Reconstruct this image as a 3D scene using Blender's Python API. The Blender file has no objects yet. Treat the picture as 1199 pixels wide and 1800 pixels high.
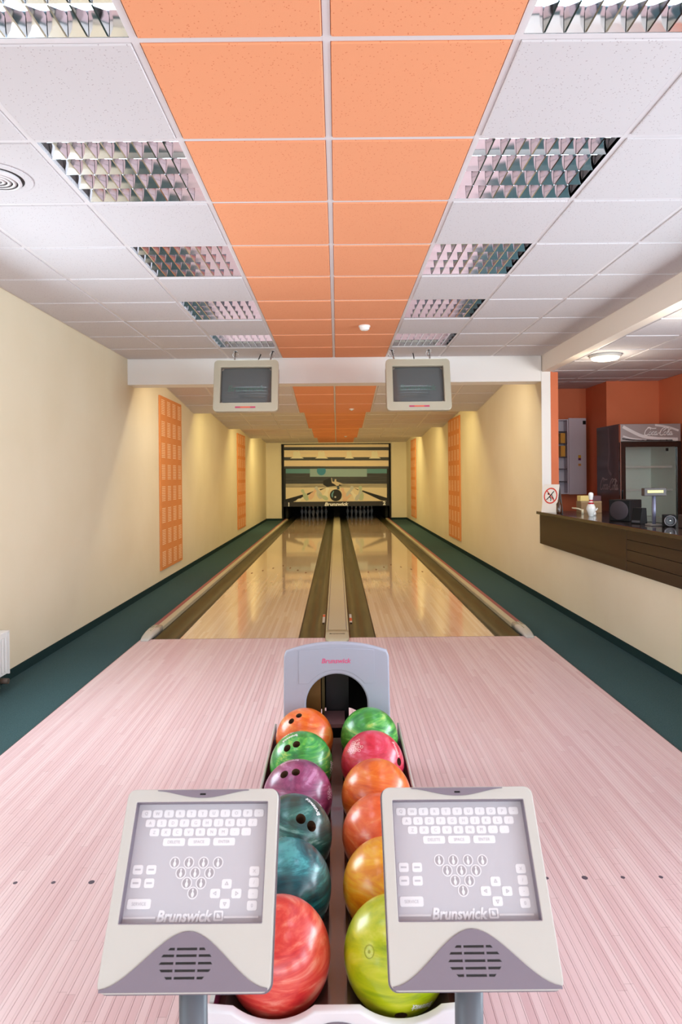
import bpy, bmesh, math, random
from mathutils import Vector, Matrix
random.seed(7)
C = bpy.context.scene.collection
SC = bpy.context.scene
PI = math.pi

# ------------------------------------------------------------------ camera
CAMZ = 1.422; F = 1145.0; VX, VY = 592.0, 839.0; ROLL = 0.009
cd = bpy.data.cameras.new('camera'); cam = bpy.data.objects.new('camera', cd); C.objects.link(cam)
cam.location = (0, 0, CAMZ); cam.rotation_euler = (PI/2, ROLL, 0)
cd.sensor_fit = 'VERTICAL'; cd.sensor_height = 36.0; cd.sensor_width = 24.0
cd.lens = F/1800*36.0; cd.shift_x = (599.5-VX)/1800; cd.shift_y = -(900-VY)/1800
cd.clip_start = 0.05; cd.clip_end = 100
cd.dof.use_dof = True; cd.dof.focus_distance = 2.6; cd.dof.aperture_fstop = 9.0
SC.camera = cam
SC.view_settings.view_transform = 'Standard'; SC.view_settings.look = 'None'
SC.view_settings.gamma = 1.0; SC.view_settings.use_curve_mapping = False
SC.view_settings.exposure = 0.14
# ------------------------------------------------------------------ world (daylight seen through the windows behind the camera)
w = bpy.data.worlds.new('world'); SC.world = w; w.use_nodes = True
bg = w.node_tree.nodes['Background']; bg.inputs[0].default_value = (0.80, 0.88, 1.0, 1); bg.inputs[1].default_value = 1.0

def area(name, loc, rot, sx, sy, power, col):
    l = bpy.data.lights.new(name, 'AREA'); l.shape = 'RECTANGLE'; l.size = sx; l.size_y = sy
    l.energy = power; l.color = col
    o = bpy.data.objects.new(name, l); o.location = loc; o.rotation_euler = rot; C.objects.link(o); return o
# window daylight (windows are real openings in the wall behind the camera, y = -7)
WINS = [(-1.55, 0.75), (0.35, 0.75), (2.25, 0.75)]          # centre x, half width
WZ0, WZ1 = 0.75, 2.45
Y0 = -7.0
for i, (wx, hw) in enumerate(WINS):
    area('window_daylight', (wx, Y0-0.12, (WZ0+WZ1)/2), (PI/2+math.radians(40), 0, 0), 2*hw, WZ1-WZ0, (74, 78, 84)[i], (0.76, 0.905, 1.0))
# glazed side of the cafe area, right of the camera
RWINS = [(-5.0, 0.0), (0.9, 4.2)]  # second range is an unseen window added to brighten the mid-room
DAY = (0.76, 0.905, 1.0)
for (a_, b_), p_, tl_ in zip(RWINS, (190, 225), (20, 4)):
    area('window_daylight', (4.16, (a_+b_)/2, 1.60), (PI/2+math.radians(tl_), 0, PI/2), b_-a_, 1.6, p_, DAY)
LWINS = [(-1.6, 0.8), (2.7, 4.25)]                        # windows in the left wall, y ranges (the radiator stands under the second)
for (a_, b_), p_, tl_ in zip(LWINS, (30, 62), (12, -20)):
    area('window_daylight', (-2.52, (a_+b_)/2, 1.62), (PI/2+math.radians(tl_), 0, -PI/2), b_-a_, 1.3, p_, DAY)

# ------------------------------------------------------------------ materials
def lin(c):
    c = c/255.0
    return c/12.92 if c <= 0.04045 else ((c+0.055)/1.055)**2.4
def L(rgb): return (lin(rgb[0]), lin(rgb[1]), lin(rgb[2]), 1)
MATS = {}
def mat(name, rgb, rough=0.5, metal=0.0, spec=0.5, coat=0.0, emit=None, noise=None, bump=None, trans=0.0, ior=1.45, alpha=1.0, coat_rough=0.05):
    if name in MATS: return MATS[name]
    m = bpy.data.materials.new(name); m.use_nodes = True; nt = m.node_tree; N = nt.nodes; b = N['Principled BSDF']
    b.inputs['Base Color'].default_value = L(rgb); b.inputs['Roughness'].default_value = rough
    b.inputs['Metallic'].default_value = metal; b.inputs['Specular IOR Level'].default_value = spec
    b.inputs['Coat Weight'].default_value = coat; b.inputs['Coat Roughness'].default_value = coat_rough
    b.inputs['Transmission Weight'].default_value = trans; b.inputs['IOR'].default_value = ior
    b.inputs['Alpha'].default_value = alpha
    if emit:
        b.inputs['Emission Color'].default_value = L(emit[0]); b.inputs['Emission Strength'].default_value = emit[1]
    geo = N.new('ShaderNodeNewGeometry')
    if noise:                                             # (scale, second colour, amount[, stretch])
        t = N.new('ShaderNodeTexNoise'); t.inputs['Scale'].default_value = noise[0]; t.inputs['Detail'].default_value = 4
        src = geo.outputs['Position']
        if len(noise) > 3:
            mp = N.new('ShaderNodeMapping'); mp.inputs['Scale'].default_value = noise[3]; nt.links.new(src, mp.inputs[0]); src = mp.outputs[0]
        nt.links.new(src, t.inputs['Vector'])
        r = N.new('ShaderNodeValToRGB'); r.color_ramp.elements[0].position = 0.35; r.color_ramp.elements[1].position = 0.7
        r.color_ramp.elements[0].color = L(rgb)
        c2 = L(noise[1]); a = noise[2]; c1 = L(rgb)
        r.color_ramp.elements[1].color = tuple(c1[i]*(1-a)+c2[i]*a for i in range(4))
        nt.links.new(t.outputs['Fac'], r.inputs[0]); nt.links.new(r.outputs[0], b.inputs['Base Color'])
    if bump:                                              # (scale, strength)
        t = N.new('ShaderNodeTexNoise'); t.inputs['Scale'].default_value = bump[0]; t.inputs['Detail'].default_value = 3
        nt.links.new(geo.outputs['Position'], t.inputs['Vector'])
        bp = N.new('ShaderNodeBump'); bp.inputs['Strength'].default_value = bump[1]; bp.inputs['Distance'].default_value = 0.004
        nt.links.new(t.outputs['Fac'], bp.inputs['Height']); nt.links.new(bp.outputs[0], b.inputs['Normal'])
    MATS[name] = m; return m

def wood(name, ca, cb, cc, rough, board=0.0272, length=0.9, line=0.35, per_object=False, coat=0.0, coat_rough=0.05, bumpy=0.0):
    m = bpy.data.materials.new(name); m.use_nodes = True; nt = m.node_tree; N = nt.nodes; K = nt.links.new
    b = N['Principled BSDF']; b.inputs['Roughness'].default_value = rough
    b.inputs['Coat Weight'].default_value = coat; b.inputs['Coat Roughness'].default_value = coat_rough
    geo = N.new('ShaderNodeNewGeometry'); sp = N.new('ShaderNodeSeparateXYZ'); K(geo.outputs['Position'], sp.inputs[0])
    def mth(op, a, v=None, c=None):
        n = N.new('ShaderNodeMath'); n.operation = op
        for i, q in enumerate((a, v, c)):
            if q is None: continue
            if isinstance(q, (int, float)): n.inputs[i].default_value = q
            else: K(q, n.inputs[i])
        return n.outputs[0]
    bx = mth('DIVIDE', sp.outputs[0], board); ix = mth('FLOOR', bx)
    wn = N.new('ShaderNodeTexWhiteNoise'); wn.noise_dimensions = '1D'; K(ix, wn.inputs['W'])
    ly = mth('ADD', mth('DIVIDE', sp.outputs[1], length), mth('MULTIPLY', wn.outputs['Value'], 7.0)); iy = mth('FLOOR', ly)
    w2 = N.new('ShaderNodeTexWhiteNoise'); w2.noise_dimensions = '2D'
    cb_ = N.new('ShaderNodeCombineXYZ'); K(ix, cb_.inputs[0]); K(iy, cb_.inputs[1]); K(cb_.outputs[0], w2.inputs['Vector'])
    tone = w2.outputs['Value']
    mp = N.new('ShaderNodeMapping'); mp.inputs['Scale'].default_value = (95, 5, 5)
    K(geo.outputs['Position'], mp.inputs[0])
    ns = N.new('ShaderNodeTexNoise'); ns.inputs['Scale'].default_value = 1.0; ns.inputs['Detail'].default_value = 5; ns.noise_dimensions = '4D'
    K(mp.outputs[0], ns.inputs['Vector']); K(mth('MULTIPLY', tone, 20.0), ns.inputs['W'])
    f = mth('ADD', mth('MULTIPLY', tone, 0.62), mth('MULTIPLY', ns.outputs['Fac'], 0.45))
    r = N.new('ShaderNodeValToRGB'); e = r.color_ramp.elements
    e[0].position = 0.12; e[0].color = L(ca); e[1].position = 0.95; e[1].color = L(cc)
    x = e.new(0.5); x.color = L(cb)
    K(f, r.inputs[0])
    fx = mth('FRACT', bx); d = mth('ABSOLUTE', mth('SUBTRACT', fx, 0.5))
    gap = mth('GREATER_THAN', d, 0.5-0.035)
    fy = mth('FRACT', ly); d2 = mth('GREATER_THAN', mth('ABSOLUTE', mth('SUBTRACT', fy, 0.5)), 0.4988)
    g = mth('MULTIPLY', mth('MAXIMUM', gap, d2), line)
    mx = N.new('ShaderNodeMixRGB'); mx.blend_type = 'MULTIPLY'; K(g, mx.inputs[0]); K(r.outputs[0], mx.inputs[1]); mx.inputs[2].default_value = (0.35, 0.2, 0.2, 1)
    K(mx.outputs[0], b.inputs['Base Color'])
    if bumpy:
        n3 = N.new('ShaderNodeTexNoise'); n3.inputs['Scale'].default_value = 6; K(geo.outputs['Position'], n3.inputs['Vector'])
        bp = N.new('ShaderNodeBump'); bp.inputs['Strength'].default_value = bumpy; bp.inputs['Distance'].default_value = 0.002
        K(n3.outputs['Fac'], bp.inputs['Height']); K(bp.outputs[0], b.inputs['Normal'])
    MATS[name] = m; return m

def marble(name, cols, scale=6.0, dist=2.2):
    m = bpy.data.materials.new(name); m.use_nodes = True; nt = m.node_tree; N = nt.nodes; K = nt.links.new
    b = N['Principled BSDF']; b.inputs['Roughness'].default_value = 0.33
    b.inputs['Coat Weight'].default_value = 0.6; b.inputs['Coat Roughness'].default_value = 0.2
    tc = N.new('ShaderNodeTexCoord'); mp = N.new('ShaderNodeMapping'); K(tc.outputs['Object'], mp.inputs[0])
    mp.inputs['Rotation'].default_value = (random.uniform(0, 3), random.uniform(0, 3), random.uniform(0, 3)); mp.inputs['Scale'].default_value = (1, 1, 3.2)
    n1 = N.new('ShaderNodeTexNoise'); n1.inputs['Scale'].default_value = scale; n1.inputs['Detail'].default_value = 8
    n1.inputs['Roughness'].default_value = 0.62; n1.inputs['Distortion'].default_value = dist
    K(mp.outputs[0], n1.inputs['Vector'])
    r = N.new('ShaderNodeValToRGB'); e = r.color_ramp.elements; cols = [tuple(q*0.93 for q in c) for c in cols]
    ps = [0.36, 0.47, 0.55, 0.65][:len(cols)]
    e[0].position = ps[0]; e[0].color = L(cols[0]); e[1].position = ps[-1]; e[1].color = L(cols[-1])
    for p, c in list(zip(ps, cols))[1:-1]:
        q = e.new(p); q.color = L(c)
    K(n1.outputs['Fac'], r.inputs[0]); K(r.outputs[0], b.inputs['Base Color'])
    MATS[name] = m; return m

def tile_mat(name, rgb, speck):
    m = bpy.data.materials.new(name); m.use_nodes = True; nt = m.node_tree; N = nt.nodes; K = nt.links.new
    b = N['Principled BSDF']; b.inputs['Roughness'].default_value = 0.9; b.inputs['Specular IOR Level'].default_value = 0.2
    geo = N.new('ShaderNodeNewGeometry')
    n = N.new('ShaderNodeTexVoronoi'); n.inputs['Scale'].default_value = 75; K(geo.outputs['Position'], n.inputs['Vector'])
    r = N.new('ShaderNodeValToRGB'); r.color_ramp.interpolation = 'LINEAR'
    r.color_ramp.elements[0].position = 0.13; r.color_ramp.elements[0].color = L(speck)
    r.color_ramp.elements[1].position = 0.19; r.color_ramp.elements[1].color = L(rgb)
    K(n.outputs['Distance'], r.inputs[0]); K(r.outputs[0], b.inputs['Base Color'])
    n2 = N.new('ShaderNodeTexNoise'); n2.inputs['Scale'].default_value = 220; K(geo.outputs['Position'], n2.inputs['Vector'])
    bp = N.new('ShaderNodeBump'); bp.inputs['Strength'].default_value = 0.12; bp.inputs['Distance'].default_value = 0.002
    K(n2.outputs['Fac'], bp.inputs['Height']); K(bp.outputs[0], b.inputs['Normal'])
    MATS[name] = m; return m

M_wall = mat('cream_paint', (230, 217, 190), 0.75, noise=(1.3, (220, 204, 172), 0.5), bump=(14, 0.25))
M_white = mat('white_paint', (246, 242, 238), 0.7, bump=(20, 0.15))
M_orange = mat('orange_paint', (224, 124, 82), 0.7, noise=(2.0, (210, 110, 70), 0.5), bump=(16, 0.2))
M_tile = tile_mat('white_ceiling_tile', (213, 207, 209), (178, 166, 169))
M_tileo = tile_mat('orange_ceiling_tile', (240, 162, 120), (220, 128, 88))
M_bar = mat('white_grid_metal', (226, 220, 222), 0.45)
M_slab = mat('plaster_above_ceiling', (120, 116, 112), 0.9)
M_carpet = mat('green_carpet', (72, 96, 98), 0.97, spec=0.1, noise=(180, (52, 76, 78), 0.8), bump=(400, 0.6))
M_carpet2 = mat('dark_green_carpet_edge', (34, 54, 54), 0.97, spec=0.1)
M_appr = wood('approach_maple', (216, 178, 180), (225, 192, 193), (233, 206, 206), 0.33, length=1.1, line=0.28)
M_lane = wood('lane_maple', (216, 180, 150), (231, 200, 172), (240, 214, 190), 0.2, length=1.4, line=0.22, coat=1.0, coat_rough=0.045, bumpy=0.05)
M_gutter = mat('olive_gutter', (78, 72, 44), 0.36, coat=0.12, noise=(3, (56, 50, 30), 0.8, (6, 0.6, 1)))
M_gutter_lip = mat('black_gutter_lip', (26, 24, 20), 0.35)
M_cap = mat('beige_cap_plastic', (186, 176, 148), 0.4, coat=0.1)
M_capend = mat('clear_grey_plastic', (190, 186, 178), 0.2, coat=0.5)
M_red = mat('dusky_red_stripe', (150, 78, 80), 0.5)
M_black = mat('black_matte', (15, 14, 15), 0.65, spec=0.25)
M_blackg = mat('black_gloss', (14, 14, 15), 0.15, coat=0.5)
M_darkpit = mat('pit_black', (9, 9, 10), 0.8)
M_greyp = mat('grey_hood_plastic', (166, 170, 186), 0.38)
M_greyd = mat('grey_hood_dark', (112, 112, 122), 0.45)
M_mauve = mat('mauve_grey_plastic', (128, 118, 130), 0.4)
M_mauved = mat('mauve_grey_edge', (118, 110, 120), 0.4)
M_cream = mat('cream_plastic', (196, 193, 187), 0.38)
M_keypad = mat('keypad_grey', (192, 189, 196), 0.3)
M_key = mat('white_key', (232, 230, 234), 0.35)
M_keytxt = mat('key_letter_grey', (190, 187, 194), 0.5)
M_pinkt = mat('pink_lettering', (214, 98, 138), 0.45)
M_wtxt = mat('white_lettering', (245, 244, 246), 0.45)
M_post = mat('grey_post', (96, 100, 108), 0.35)
M_magenta = mat('magenta_rail', (120, 40, 78), 0.35)
M_tray = mat('tray_gloss', (118, 96, 88), 0.12, coat=0.8)
M_traydark = mat('tray_dark', (38, 34, 38), 0.22, coat=0.6)
M_dash = mat('dark_mauve', (86, 72, 84), 0.6)
M_mirror = mat('mirror_aluminium', (226, 230, 234), 0.1, metal=1.0)
M_tube = mat('lamp_tube', (246, 246, 244), 0.3, emit=((226, 240, 255), 7.0))
M_bez = mat('champagne_bezel', (188, 178, 156), 0.35, metal=0.25)
M_tvbody = mat('taupe_tv_shell', (150, 132, 120), 0.5)
M_tvglass = mat('tv_glass', (84, 86, 86), 0.08, coat=1.0)
M_scrtxt = mat('faint_green_text', (80, 98, 90), 0.1, coat=1.0)
M_panelo = mat('orange_acoustic_panel', (219, 138, 76), 0.7)
M_panelp = mat('pale_slot', (248, 218, 182), 0.7)
M_darkw = mat('dark_counter_wood', (40, 25, 19), 0.4, noise=(4, (42, 26, 20), 0.8, (1, 1, 12)), coat=0.15)
M_ctop = mat('dark_counter_top', (50, 34, 30), 0.14, coat=0.5)
M_steel = mat('brushed_steel', (176, 176, 178), 0.3, metal=0.9)
M_chrome = mat('chrome', (210, 210, 212), 0.12, metal=1.0)
M_pin = mat('pin_white', (240, 240, 236), 0.22, coat=0.6)
M_pinred = mat('pin_red_band', (178, 24, 40), 0.3)
M_radi = mat('radiator_white', (236, 232, 228), 0.35)
M_hole = mat('ball_hole_inside', (92, 66, 48), 0.6)

# ------------------------------------------------------------------ helpers
def at(px, py, y):                                        # photo pixel -> (x, z) at depth y
    a = px-VX; b = py-VY
    return (a-ROLL*b)*y/F, CAMZ-(b+ROLL*a)*y/F
def link(name, me, m, parent=None, loc=None, rot=None):
    o = bpy.data.objects.new(name, me); C.objects.link(o)
    if m is not None:
        ms = m if isinstance(m, (list, tuple)) else [m]
        if len(me.materials) == 0:
            for q in ms: me.materials.append(q)
    if parent is not None: o.parent = parent
    if loc is not None: o.location = loc
    if rot is not None: o.rotation_euler = rot
    return o
def obj(name, bm, m, parent=None, loc=None, rot=None, bevel=0, seg=2):
    me = bpy.data.meshes.new(name); bm.normal_update(); bm.to_mesh(me); bm.free()
    o = link(name, me, m, parent, loc, rot)
    if bevel:
        md = o.modifiers.new('bevel', 'BEVEL'); md.width = bevel; md.segments = seg; md.limit_method = 'ANGLE'; md.angle_limit = 0.6
    return o
def tag(o, label=None, cat=None, group=None, kind=None):
    if label: o['label'] = label
    if cat: o['category'] = cat
    if group: o['group'] = group
    if kind: o['kind'] = kind
    return o
def thing(name, label, cat, loc=(0, 0, 0), rot=(0, 0, 0), group=None):
    o = bpy.data.objects.new(name, None); C.objects.link(o); o.location = loc; o.rotation_euler = rot
    o.empty_display_size = 0.05
    return tag(o, label, cat, group)
def B(): return bmesh.new()
def box(bm, x0, x1, y0, y1, z0, z1, mi=0):
    v = [bm.verts.new(p) for p in ((x0,y0,z0),(x1,y0,z0),(x1,y1,z0),(x0,y1,z0),(x0,y0,z1),(x1,y0,z1),(x1,y1,z1),(x0,y1,z1))]
    for f in ((0,3,2,1),(4,5,6,7),(0,1,5,4),(1,2,6,5),(2,3,7,6),(3,0,4,7)):
        bm.faces.new([v[i] for i in f]).material_index = mi
    return bm
def bx(*a, mi=0): return box(B(), *a, mi=mi)
def cyl(bm, p0, p1, r0, r1=None, seg=20, mi=0, caps=True):
    r1 = r0 if r1 is None else r1
    p0 = Vector(p0); p1 = Vector(p1); ax = (p1-p0).normalized()
    u = ax.orthogonal().normalized(); v = ax.cross(u)
    A = []; Bv = []
    for i in range(seg):
        t = 2*PI*i/seg; d = u*math.cos(t)+v*math.sin(t)
        A.append(bm.verts.new(p0+d*r0)); Bv.append(bm.verts.new(p1+d*r1))
    for i in range(seg):
        j = (i+1) % seg
        f = bm.faces.new((A[i], A[j], Bv[j], Bv[i])); f.smooth = True; f.material_index = mi
    if caps:
        bm.faces.new(A[::-1]).material_index = mi; bm.faces.new(Bv).material_index = mi
    return bm
def lathe(bm, prof, seg=28, mi=None, o=(0, 0, 0)):
    rings = []
    for r, z in prof:
        if r < 1e-6: rings.append([bm.verts.new((o[0], o[1], o[2]+z))])
        else: rings.append([bm.verts.new((o[0]+r*math.cos(2*PI*i/seg), o[1]+r*math.sin(2*PI*i/seg), o[2]+z)) for i in range(seg)])
    for k in range(len(rings)-1):
        a, b = rings[k], rings[k+1]
        for i in range(seg):
            j = (i+1) % seg
            if len(a) == 1: vs = (a[0], b[j], b[i])
            elif len(b) == 1: vs = (a[i], a[j], b[0])
            else: vs = (a[i], a[j], b[j], b[i])
            f = bm.faces.new(vs); f.smooth = True
            if mi: f.material_index = mi(k)
    bmesh.ops.recalc_face_normals(bm, faces=bm.faces)
    return bm
def extrude_profile(bm, pts, y0, y1, mi=0, smooth=False, close=True):   # pts in (x,z), along y
    A = [bm.verts.new((x, y0, z)) for x, z in pts]; D = [bm.verts.new((x, y1, z)) for x, z in pts]
    n = len(pts); rng = range(n) if close else range(n-1)
    for i in rng:
        j = (i+1) % n
        f = bm.faces.new((A[i], A[j], D[j], D[i])); f.smooth = smooth; f.material_index = mi
    if close:
        bm.faces.new(A).material_index = mi; bm.faces.new(D[::-1]).material_index = mi
    bmesh.ops.recalc_face_normals(bm, faces=bm.faces)
    return bm
def loft(bm, rings, cap=True, smooth=True, mi=0):
    R = [[bm.verts.new(p) for p in r] for r in rings]
    n = len(R[0])
    for k in range(len(R)-1):
        for i in range(n):
            j = (i+1) % n
            f = bm.faces.new((R[k][i], R[k][j], R[k+1][j], R[k+1][i])); f.smooth = smooth; f.material_index = mi
    if cap:
        bm.faces.new(R[0][::-1]); bm.faces.new(R[-1])
    bmesh.ops.recalc_face_normals(bm, faces=bm.faces)
    return bm
def flat_mesh(name, loops, depth, bevel=0.0):             # filled 2D loops (holes allowed), extruded +-depth/2 in z
    cu = bpy.data.curves.new(name, 'CURVE'); cu.dimensions = '2D'; cu.fill_mode = 'BOTH'; cu.extrude = max(depth/2-bevel, 0)
    if bevel: cu.bevel_depth = bevel; cu.bevel_resolution = 2
    for lp in loops:
        s = cu.splines.new('POLY'); s.points.add(len(lp)-1); s.use_cyclic_u = True
        for p, q in zip(s.points, lp): p.co = (q[0], q[1], 0, 1)
    t = bpy.data.objects.new('tmp', cu)
    me = bpy.data.meshes.new_from_object(t); bpy.data.objects.remove(t); bpy.data.curves.remove(cu)
    me.name = name; me.materials.clear(); return me
def plate(name, loops, depth, m, parent=None, loc=(0, 0, 0), rot=(PI/2, 0, 0), bevel=0.0):
    return link(name, flat_mesh(name, loops, depth, bevel), m, parent, loc, rot)
def rrect(x0, x1, y0, y1, r, n=5):
    pts = []
    for cx, cy, a0 in ((x1-r, y1-r, 0), (x0+r, y1-r, 90), (x0+r, y0+r, 180), (x1-r, y0+r, 270)):
        for i in range(n+1):
            a = math.radians(a0+90*i/n); pts.append((cx+r*math.cos(a), cy+r*math.sin(a)))
    return pts
def circ(cx, cy, r, n=32, ry=None):
    ry = ry or r
    return [(cx+r*math.cos(2*PI*i/n), cy+ry*math.sin(2*PI*i/n)) for i in range(n)]
_TX = {}
def text_mesh(s, size, shear=0.0, bold=0.0, depth=0.0004, space=1.0, width=None):
    key = (s, size, shear, bold, depth, space, width)
    if key in _TX: return _TX[key]
    cu = bpy.data.curves.new('lettering', 'FONT'); cu.body = s; cu.size = size; cu.shear = shear; cu.offset = bold*size
    cu.extrude = depth; cu.align_x = 'CENTER'; cu.align_y = 'CENTER'; cu.space_character = space; cu.resolution_u = 3
    t = bpy.data.objects.new('tmp', cu)
    me = bpy.data.meshes.new_from_object(t); bpy.data.objects.remove(t); bpy.data.curves.remove(cu); me.materials.clear()
    xs = [v.co.x for v in me.vertices]; ys = [v.co.y for v in me.vertices]
    cx = (min(xs)+max(xs))/2; cy = (min(ys)+max(ys))/2; k = 1 if width is None else width/(max(xs)-min(xs))
    for v in me.vertices: v.co.x = (v.co.x-cx)*k; v.co.y -= cy
    _TX[key] = me; return me
def text(name, s, size, m, parent, loc, rot=(PI/2, 0, 0), **k):
    me = text_mesh(s, size, **k)
    if len(me.materials) and me.materials[0] != m: me = me.copy(); me.materials.clear()
    return link(name, me, m, parent, loc, rot)
def tube_path(bm, pts, r, seg=8, mi=0):
    rings = []; P = [Vector(p) for p in pts]
    for i, p in enumerate(P):
        t = (P[min(i+1, len(P)-1)]-P[max(i-1, 0)]).normalized()
        u = t.cross(Vector((0.13, 0.27, 0.95))).normalized(); v = t.cross(u)
        rings.append([p+u*r*math.cos(2*PI*j/seg)+v*r*math.sin(2*PI*j/seg) for j in range(seg)])
    return loft(bm, rings)
def ribbon(strokes, wid):                                 # list of polylines -> list of quads loops for flat pen strokes
    loops = []
    for st in strokes:
        Lf = []; R = []
        for i, p in enumerate(st):
            a = Vector(st[max(i-1, 0)]); b = Vector(st[min(i+1, len(st)-1)]); t = (b-a).normalized(); n = Vector((-t.y, t.x))
            Lf.append((p[0]+n.x*wid/2, p[1]+n.y*wid/2)); R.append((p[0]-n.x*wid/2, p[1]-n.y*wid/2))
        loops.append((Lf, R))
    bm = B()
    for Lf, R in loops:
        A = [bm.verts.new((x, y, 0)) for x, y in Lf]; D = [bm.verts.new((x, y, 0)) for x, y in R]
        for i in range(len(A)-1): bm.faces.new((A[i], D[i], D[i+1], A[i+1]))
    return bm
def smooth_poly(pts, n=5):                                # Catmull-Rom
    out = []; P = [pts[0]]+list(pts)+[pts[-1]]
    for i in range(1, len(P)-2):
        for k in range(n):
            t = k/n; q = []
            for a in (0, 1):
                p0, p1, p2, p3 = P[i-1][a], P[i][a], P[i+1][a], P[i+2][a]
                q.append(0.5*(2*p1+(p2-p0)*t+(2*p0-5*p1+4*p2-p3)*t*t+(3*p1-p0-3*p2+p3)*t**3))
            out.append(tuple(q))
    out.append(tuple(pts[-1])); return out

# ------------------------------------------------------------------ dimensions
XL, XR = -2.375, 2.345          # side walls
XRC = 2.35                      # ceiling bulkhead line
YB = 7.43                       # beam
FOUL = 5.774
BACK = 21.9
CZ = CAMZ+1.37                  # main ceiling
BZ = CAMZ+1.18                  # bar ceiling
CX = -0.02                      # ceiling centre line
XBAR = 4.06

# ------------------------------------------------------------------ shell
floor_bm = bx(-2.6, 4.3, Y0-0.1, FOUL, -0.30, -0.012); box(floor_bm, -2.6, -1.75, FOUL, BACK+0.1, -0.30, -0.012); box(floor_bm, 1.75, 4.3, FOUL, BACK+0.1, -0.30, -0.012); box(floor_bm, -1.75, 1.75, FOUL, BACK+0.1, -0.30, -0.10)
tag(obj('floor', floor_bm, M_carpet), kind='structure')
bm = B(); ye = [Y0]+[q for r_ in LWINS for q in r_]+[BACK+0.1]
for i in range(0, len(ye), 2): box(bm, XL-0.12, XL, ye[i], ye[i+1], -0.012, 3.1)
for a, b in LWINS: box(bm, XL-0.12, XL, a, b, -0.012, 0.95); box(bm, XL-0.12, XL, a, b, 2.28, 3.1)
tag(obj('wall_left', bm, M_wall), kind='structure')
for i, (a, b) in enumerate(LWINS):
    bm = B()
    for q in (a, (a+b)/2-0.03, b-0.06): box(bm, XL-0.10, XL-0.04, q, q+0.06, 0.95, 2.28)
    for q in (0.95, 2.22): box(bm, XL-0.10, XL-0.04, a, b, q, q+0.06)
    tag(obj('window_%d' % (i+5), bm, M_white), kind='structure')
bm = bx(XR, XR+0.10, YB, BACK+0.1, 0.98, 3.1); box(bm, XR, XR+0.10, 2.2, BACK+0.1, -0.012, 0.98)
tag(obj('wall_right', bm, M_wall), kind='structure')
tag(obj('trim_1', bx(XR-0.004, XR+0.098, YB-0.012, YB-0.0005, 1.03, 2.62), M_white), kind='structure')         # white end face of the lane wall
bm = bx(3.40, XBAR, 8.19, 8.98, -0.012, 3.1); box(bm, 2.45, 3.399, 8.86, 8.98, -0.012, 3.1); 
tag(obj('wall_bar_back', bm, M_orange), kind='structure')
tag(obj('wall_bar_end', bx(2.4455, 2.53, YB-0.011, 8.859, -0.012, 2.9), M_orange), kind='structure')
# wall with the windows behind the camera
bm = B(); xs = [XL]
for wx, hw in WINS: xs += [wx-hw, wx+hw]
xs.append(XBAR+0.12)
for i in range(0, len(xs), 2): box(bm, xs[i], xs[i+1], Y0-0.12, Y0, -0.012, 3.1)
for wx, hw in WINS:
    box(bm, wx-hw, wx+hw, Y0-0.12, Y0, -0.012, WZ0); box(bm, wx-hw, wx+hw, Y0-0.12, Y0, WZ1, 3.1)
tag(obj('wall_front', bm, M_wall), kind='structure')
for i, (wx, hw) in enumerate(WINS):
    bm = B()
    for a, b in ((wx-hw, wx-hw+0.06), (wx-0.03, wx+0.03), (wx+hw-0.06, wx+hw)): box(bm, a, b, Y0-0.09, Y0-0.03, WZ0, WZ1)
    for a, b in ((WZ0, WZ0+0.06), (WZ1-0.06, WZ1)): box(bm, wx-hw, wx+hw, Y0-0.09, Y0-0.03, a, b)
    tag(obj('window_%d' % (i+1), bm, M_white), kind='structure')
# side glazing wall right of the camera, its second window added for light
bm = B(); ye = [Y0]+[q for r_ in RWINS for q in r_]+[8.19]
for i in range(0, len(ye), 2): box(bm, XBAR, XBAR+0.12, ye[i], ye[i+1], -0.012, 3.1)
for a, b in RWINS: box(bm, XBAR, XBAR+0.12, a, b, -0.012, 0.8); box(bm, XBAR, XBAR+0.12, a, b, 2.4, 3.1)
tag(obj('wall_bar', bm, M_orange), kind='structure')
for i, (a, b) in enumerate(RWINS):
    bm = B(); nb = int((b-a)/1.1)
    for k in range(nb+1): q = a+(b-a-0.06)*k/nb; box(bm, XBAR+0.03, XBAR+0.09, q, q+0.06, 0.8, 2.4)
    for q in (0.8, 2.34): box(bm, XBAR+0.03, XBAR+0.09, a, b, q, q+0.06)
    tag(obj('window_%d' % (i+7), bm, M_white), kind='structure')
# end wall beside the masking unit
MX0, MX1, MZ1 = -1.85, 1.82, 2.552
bm = bx(XL, MX0-0.001, BACK, BACK+0.1, -0.012, 3.1); box(bm, MX1+0.001, XR, BACK, BACK+0.1, -0.012, 3.1); box(bm, MX0-0.001, MX1+0.001, BACK, BACK+0.1, MZ1+0.001, 3.1)
tag(obj('wall_back', bm, M_wall), kind='structure')
# carpet skirtings
tag(obj('baseboard_left', bx(XL, XL+0.012, Y0, BACK, -0.012, 0.055), M_carpet2), kind='structure')
tag(obj('baseboard_right', bx(XR-0.012, XR, 2.2, BACK, -0.012, 0.055), M_carpet2), kind='structure')
bm = bx(XL+0.012, MX0, BACK-0.012, BACK, -0.012, 0.055); box(bm, MX1, XR-0.012, BACK-0.012, BACK, -0.012, 0.055)
tag(obj('baseboard_back', bm, M_carpet2), kind='structure')
# beam across the room and bulkhead over the counter
tag(obj('trim_2', bx(XL, XRC, YB, YB+0.25, 2.497, CZ+0.12), M_white), kind='structure')
tag(obj('trim_3', bx(XRC, XRC+0.10, Y0, YB+0.25, BZ, CZ+0.12), mat('warm_white_bulkhead', (242, 228, 214), 0.7, bump=(20, 0.15))), kind='structure')

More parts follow.
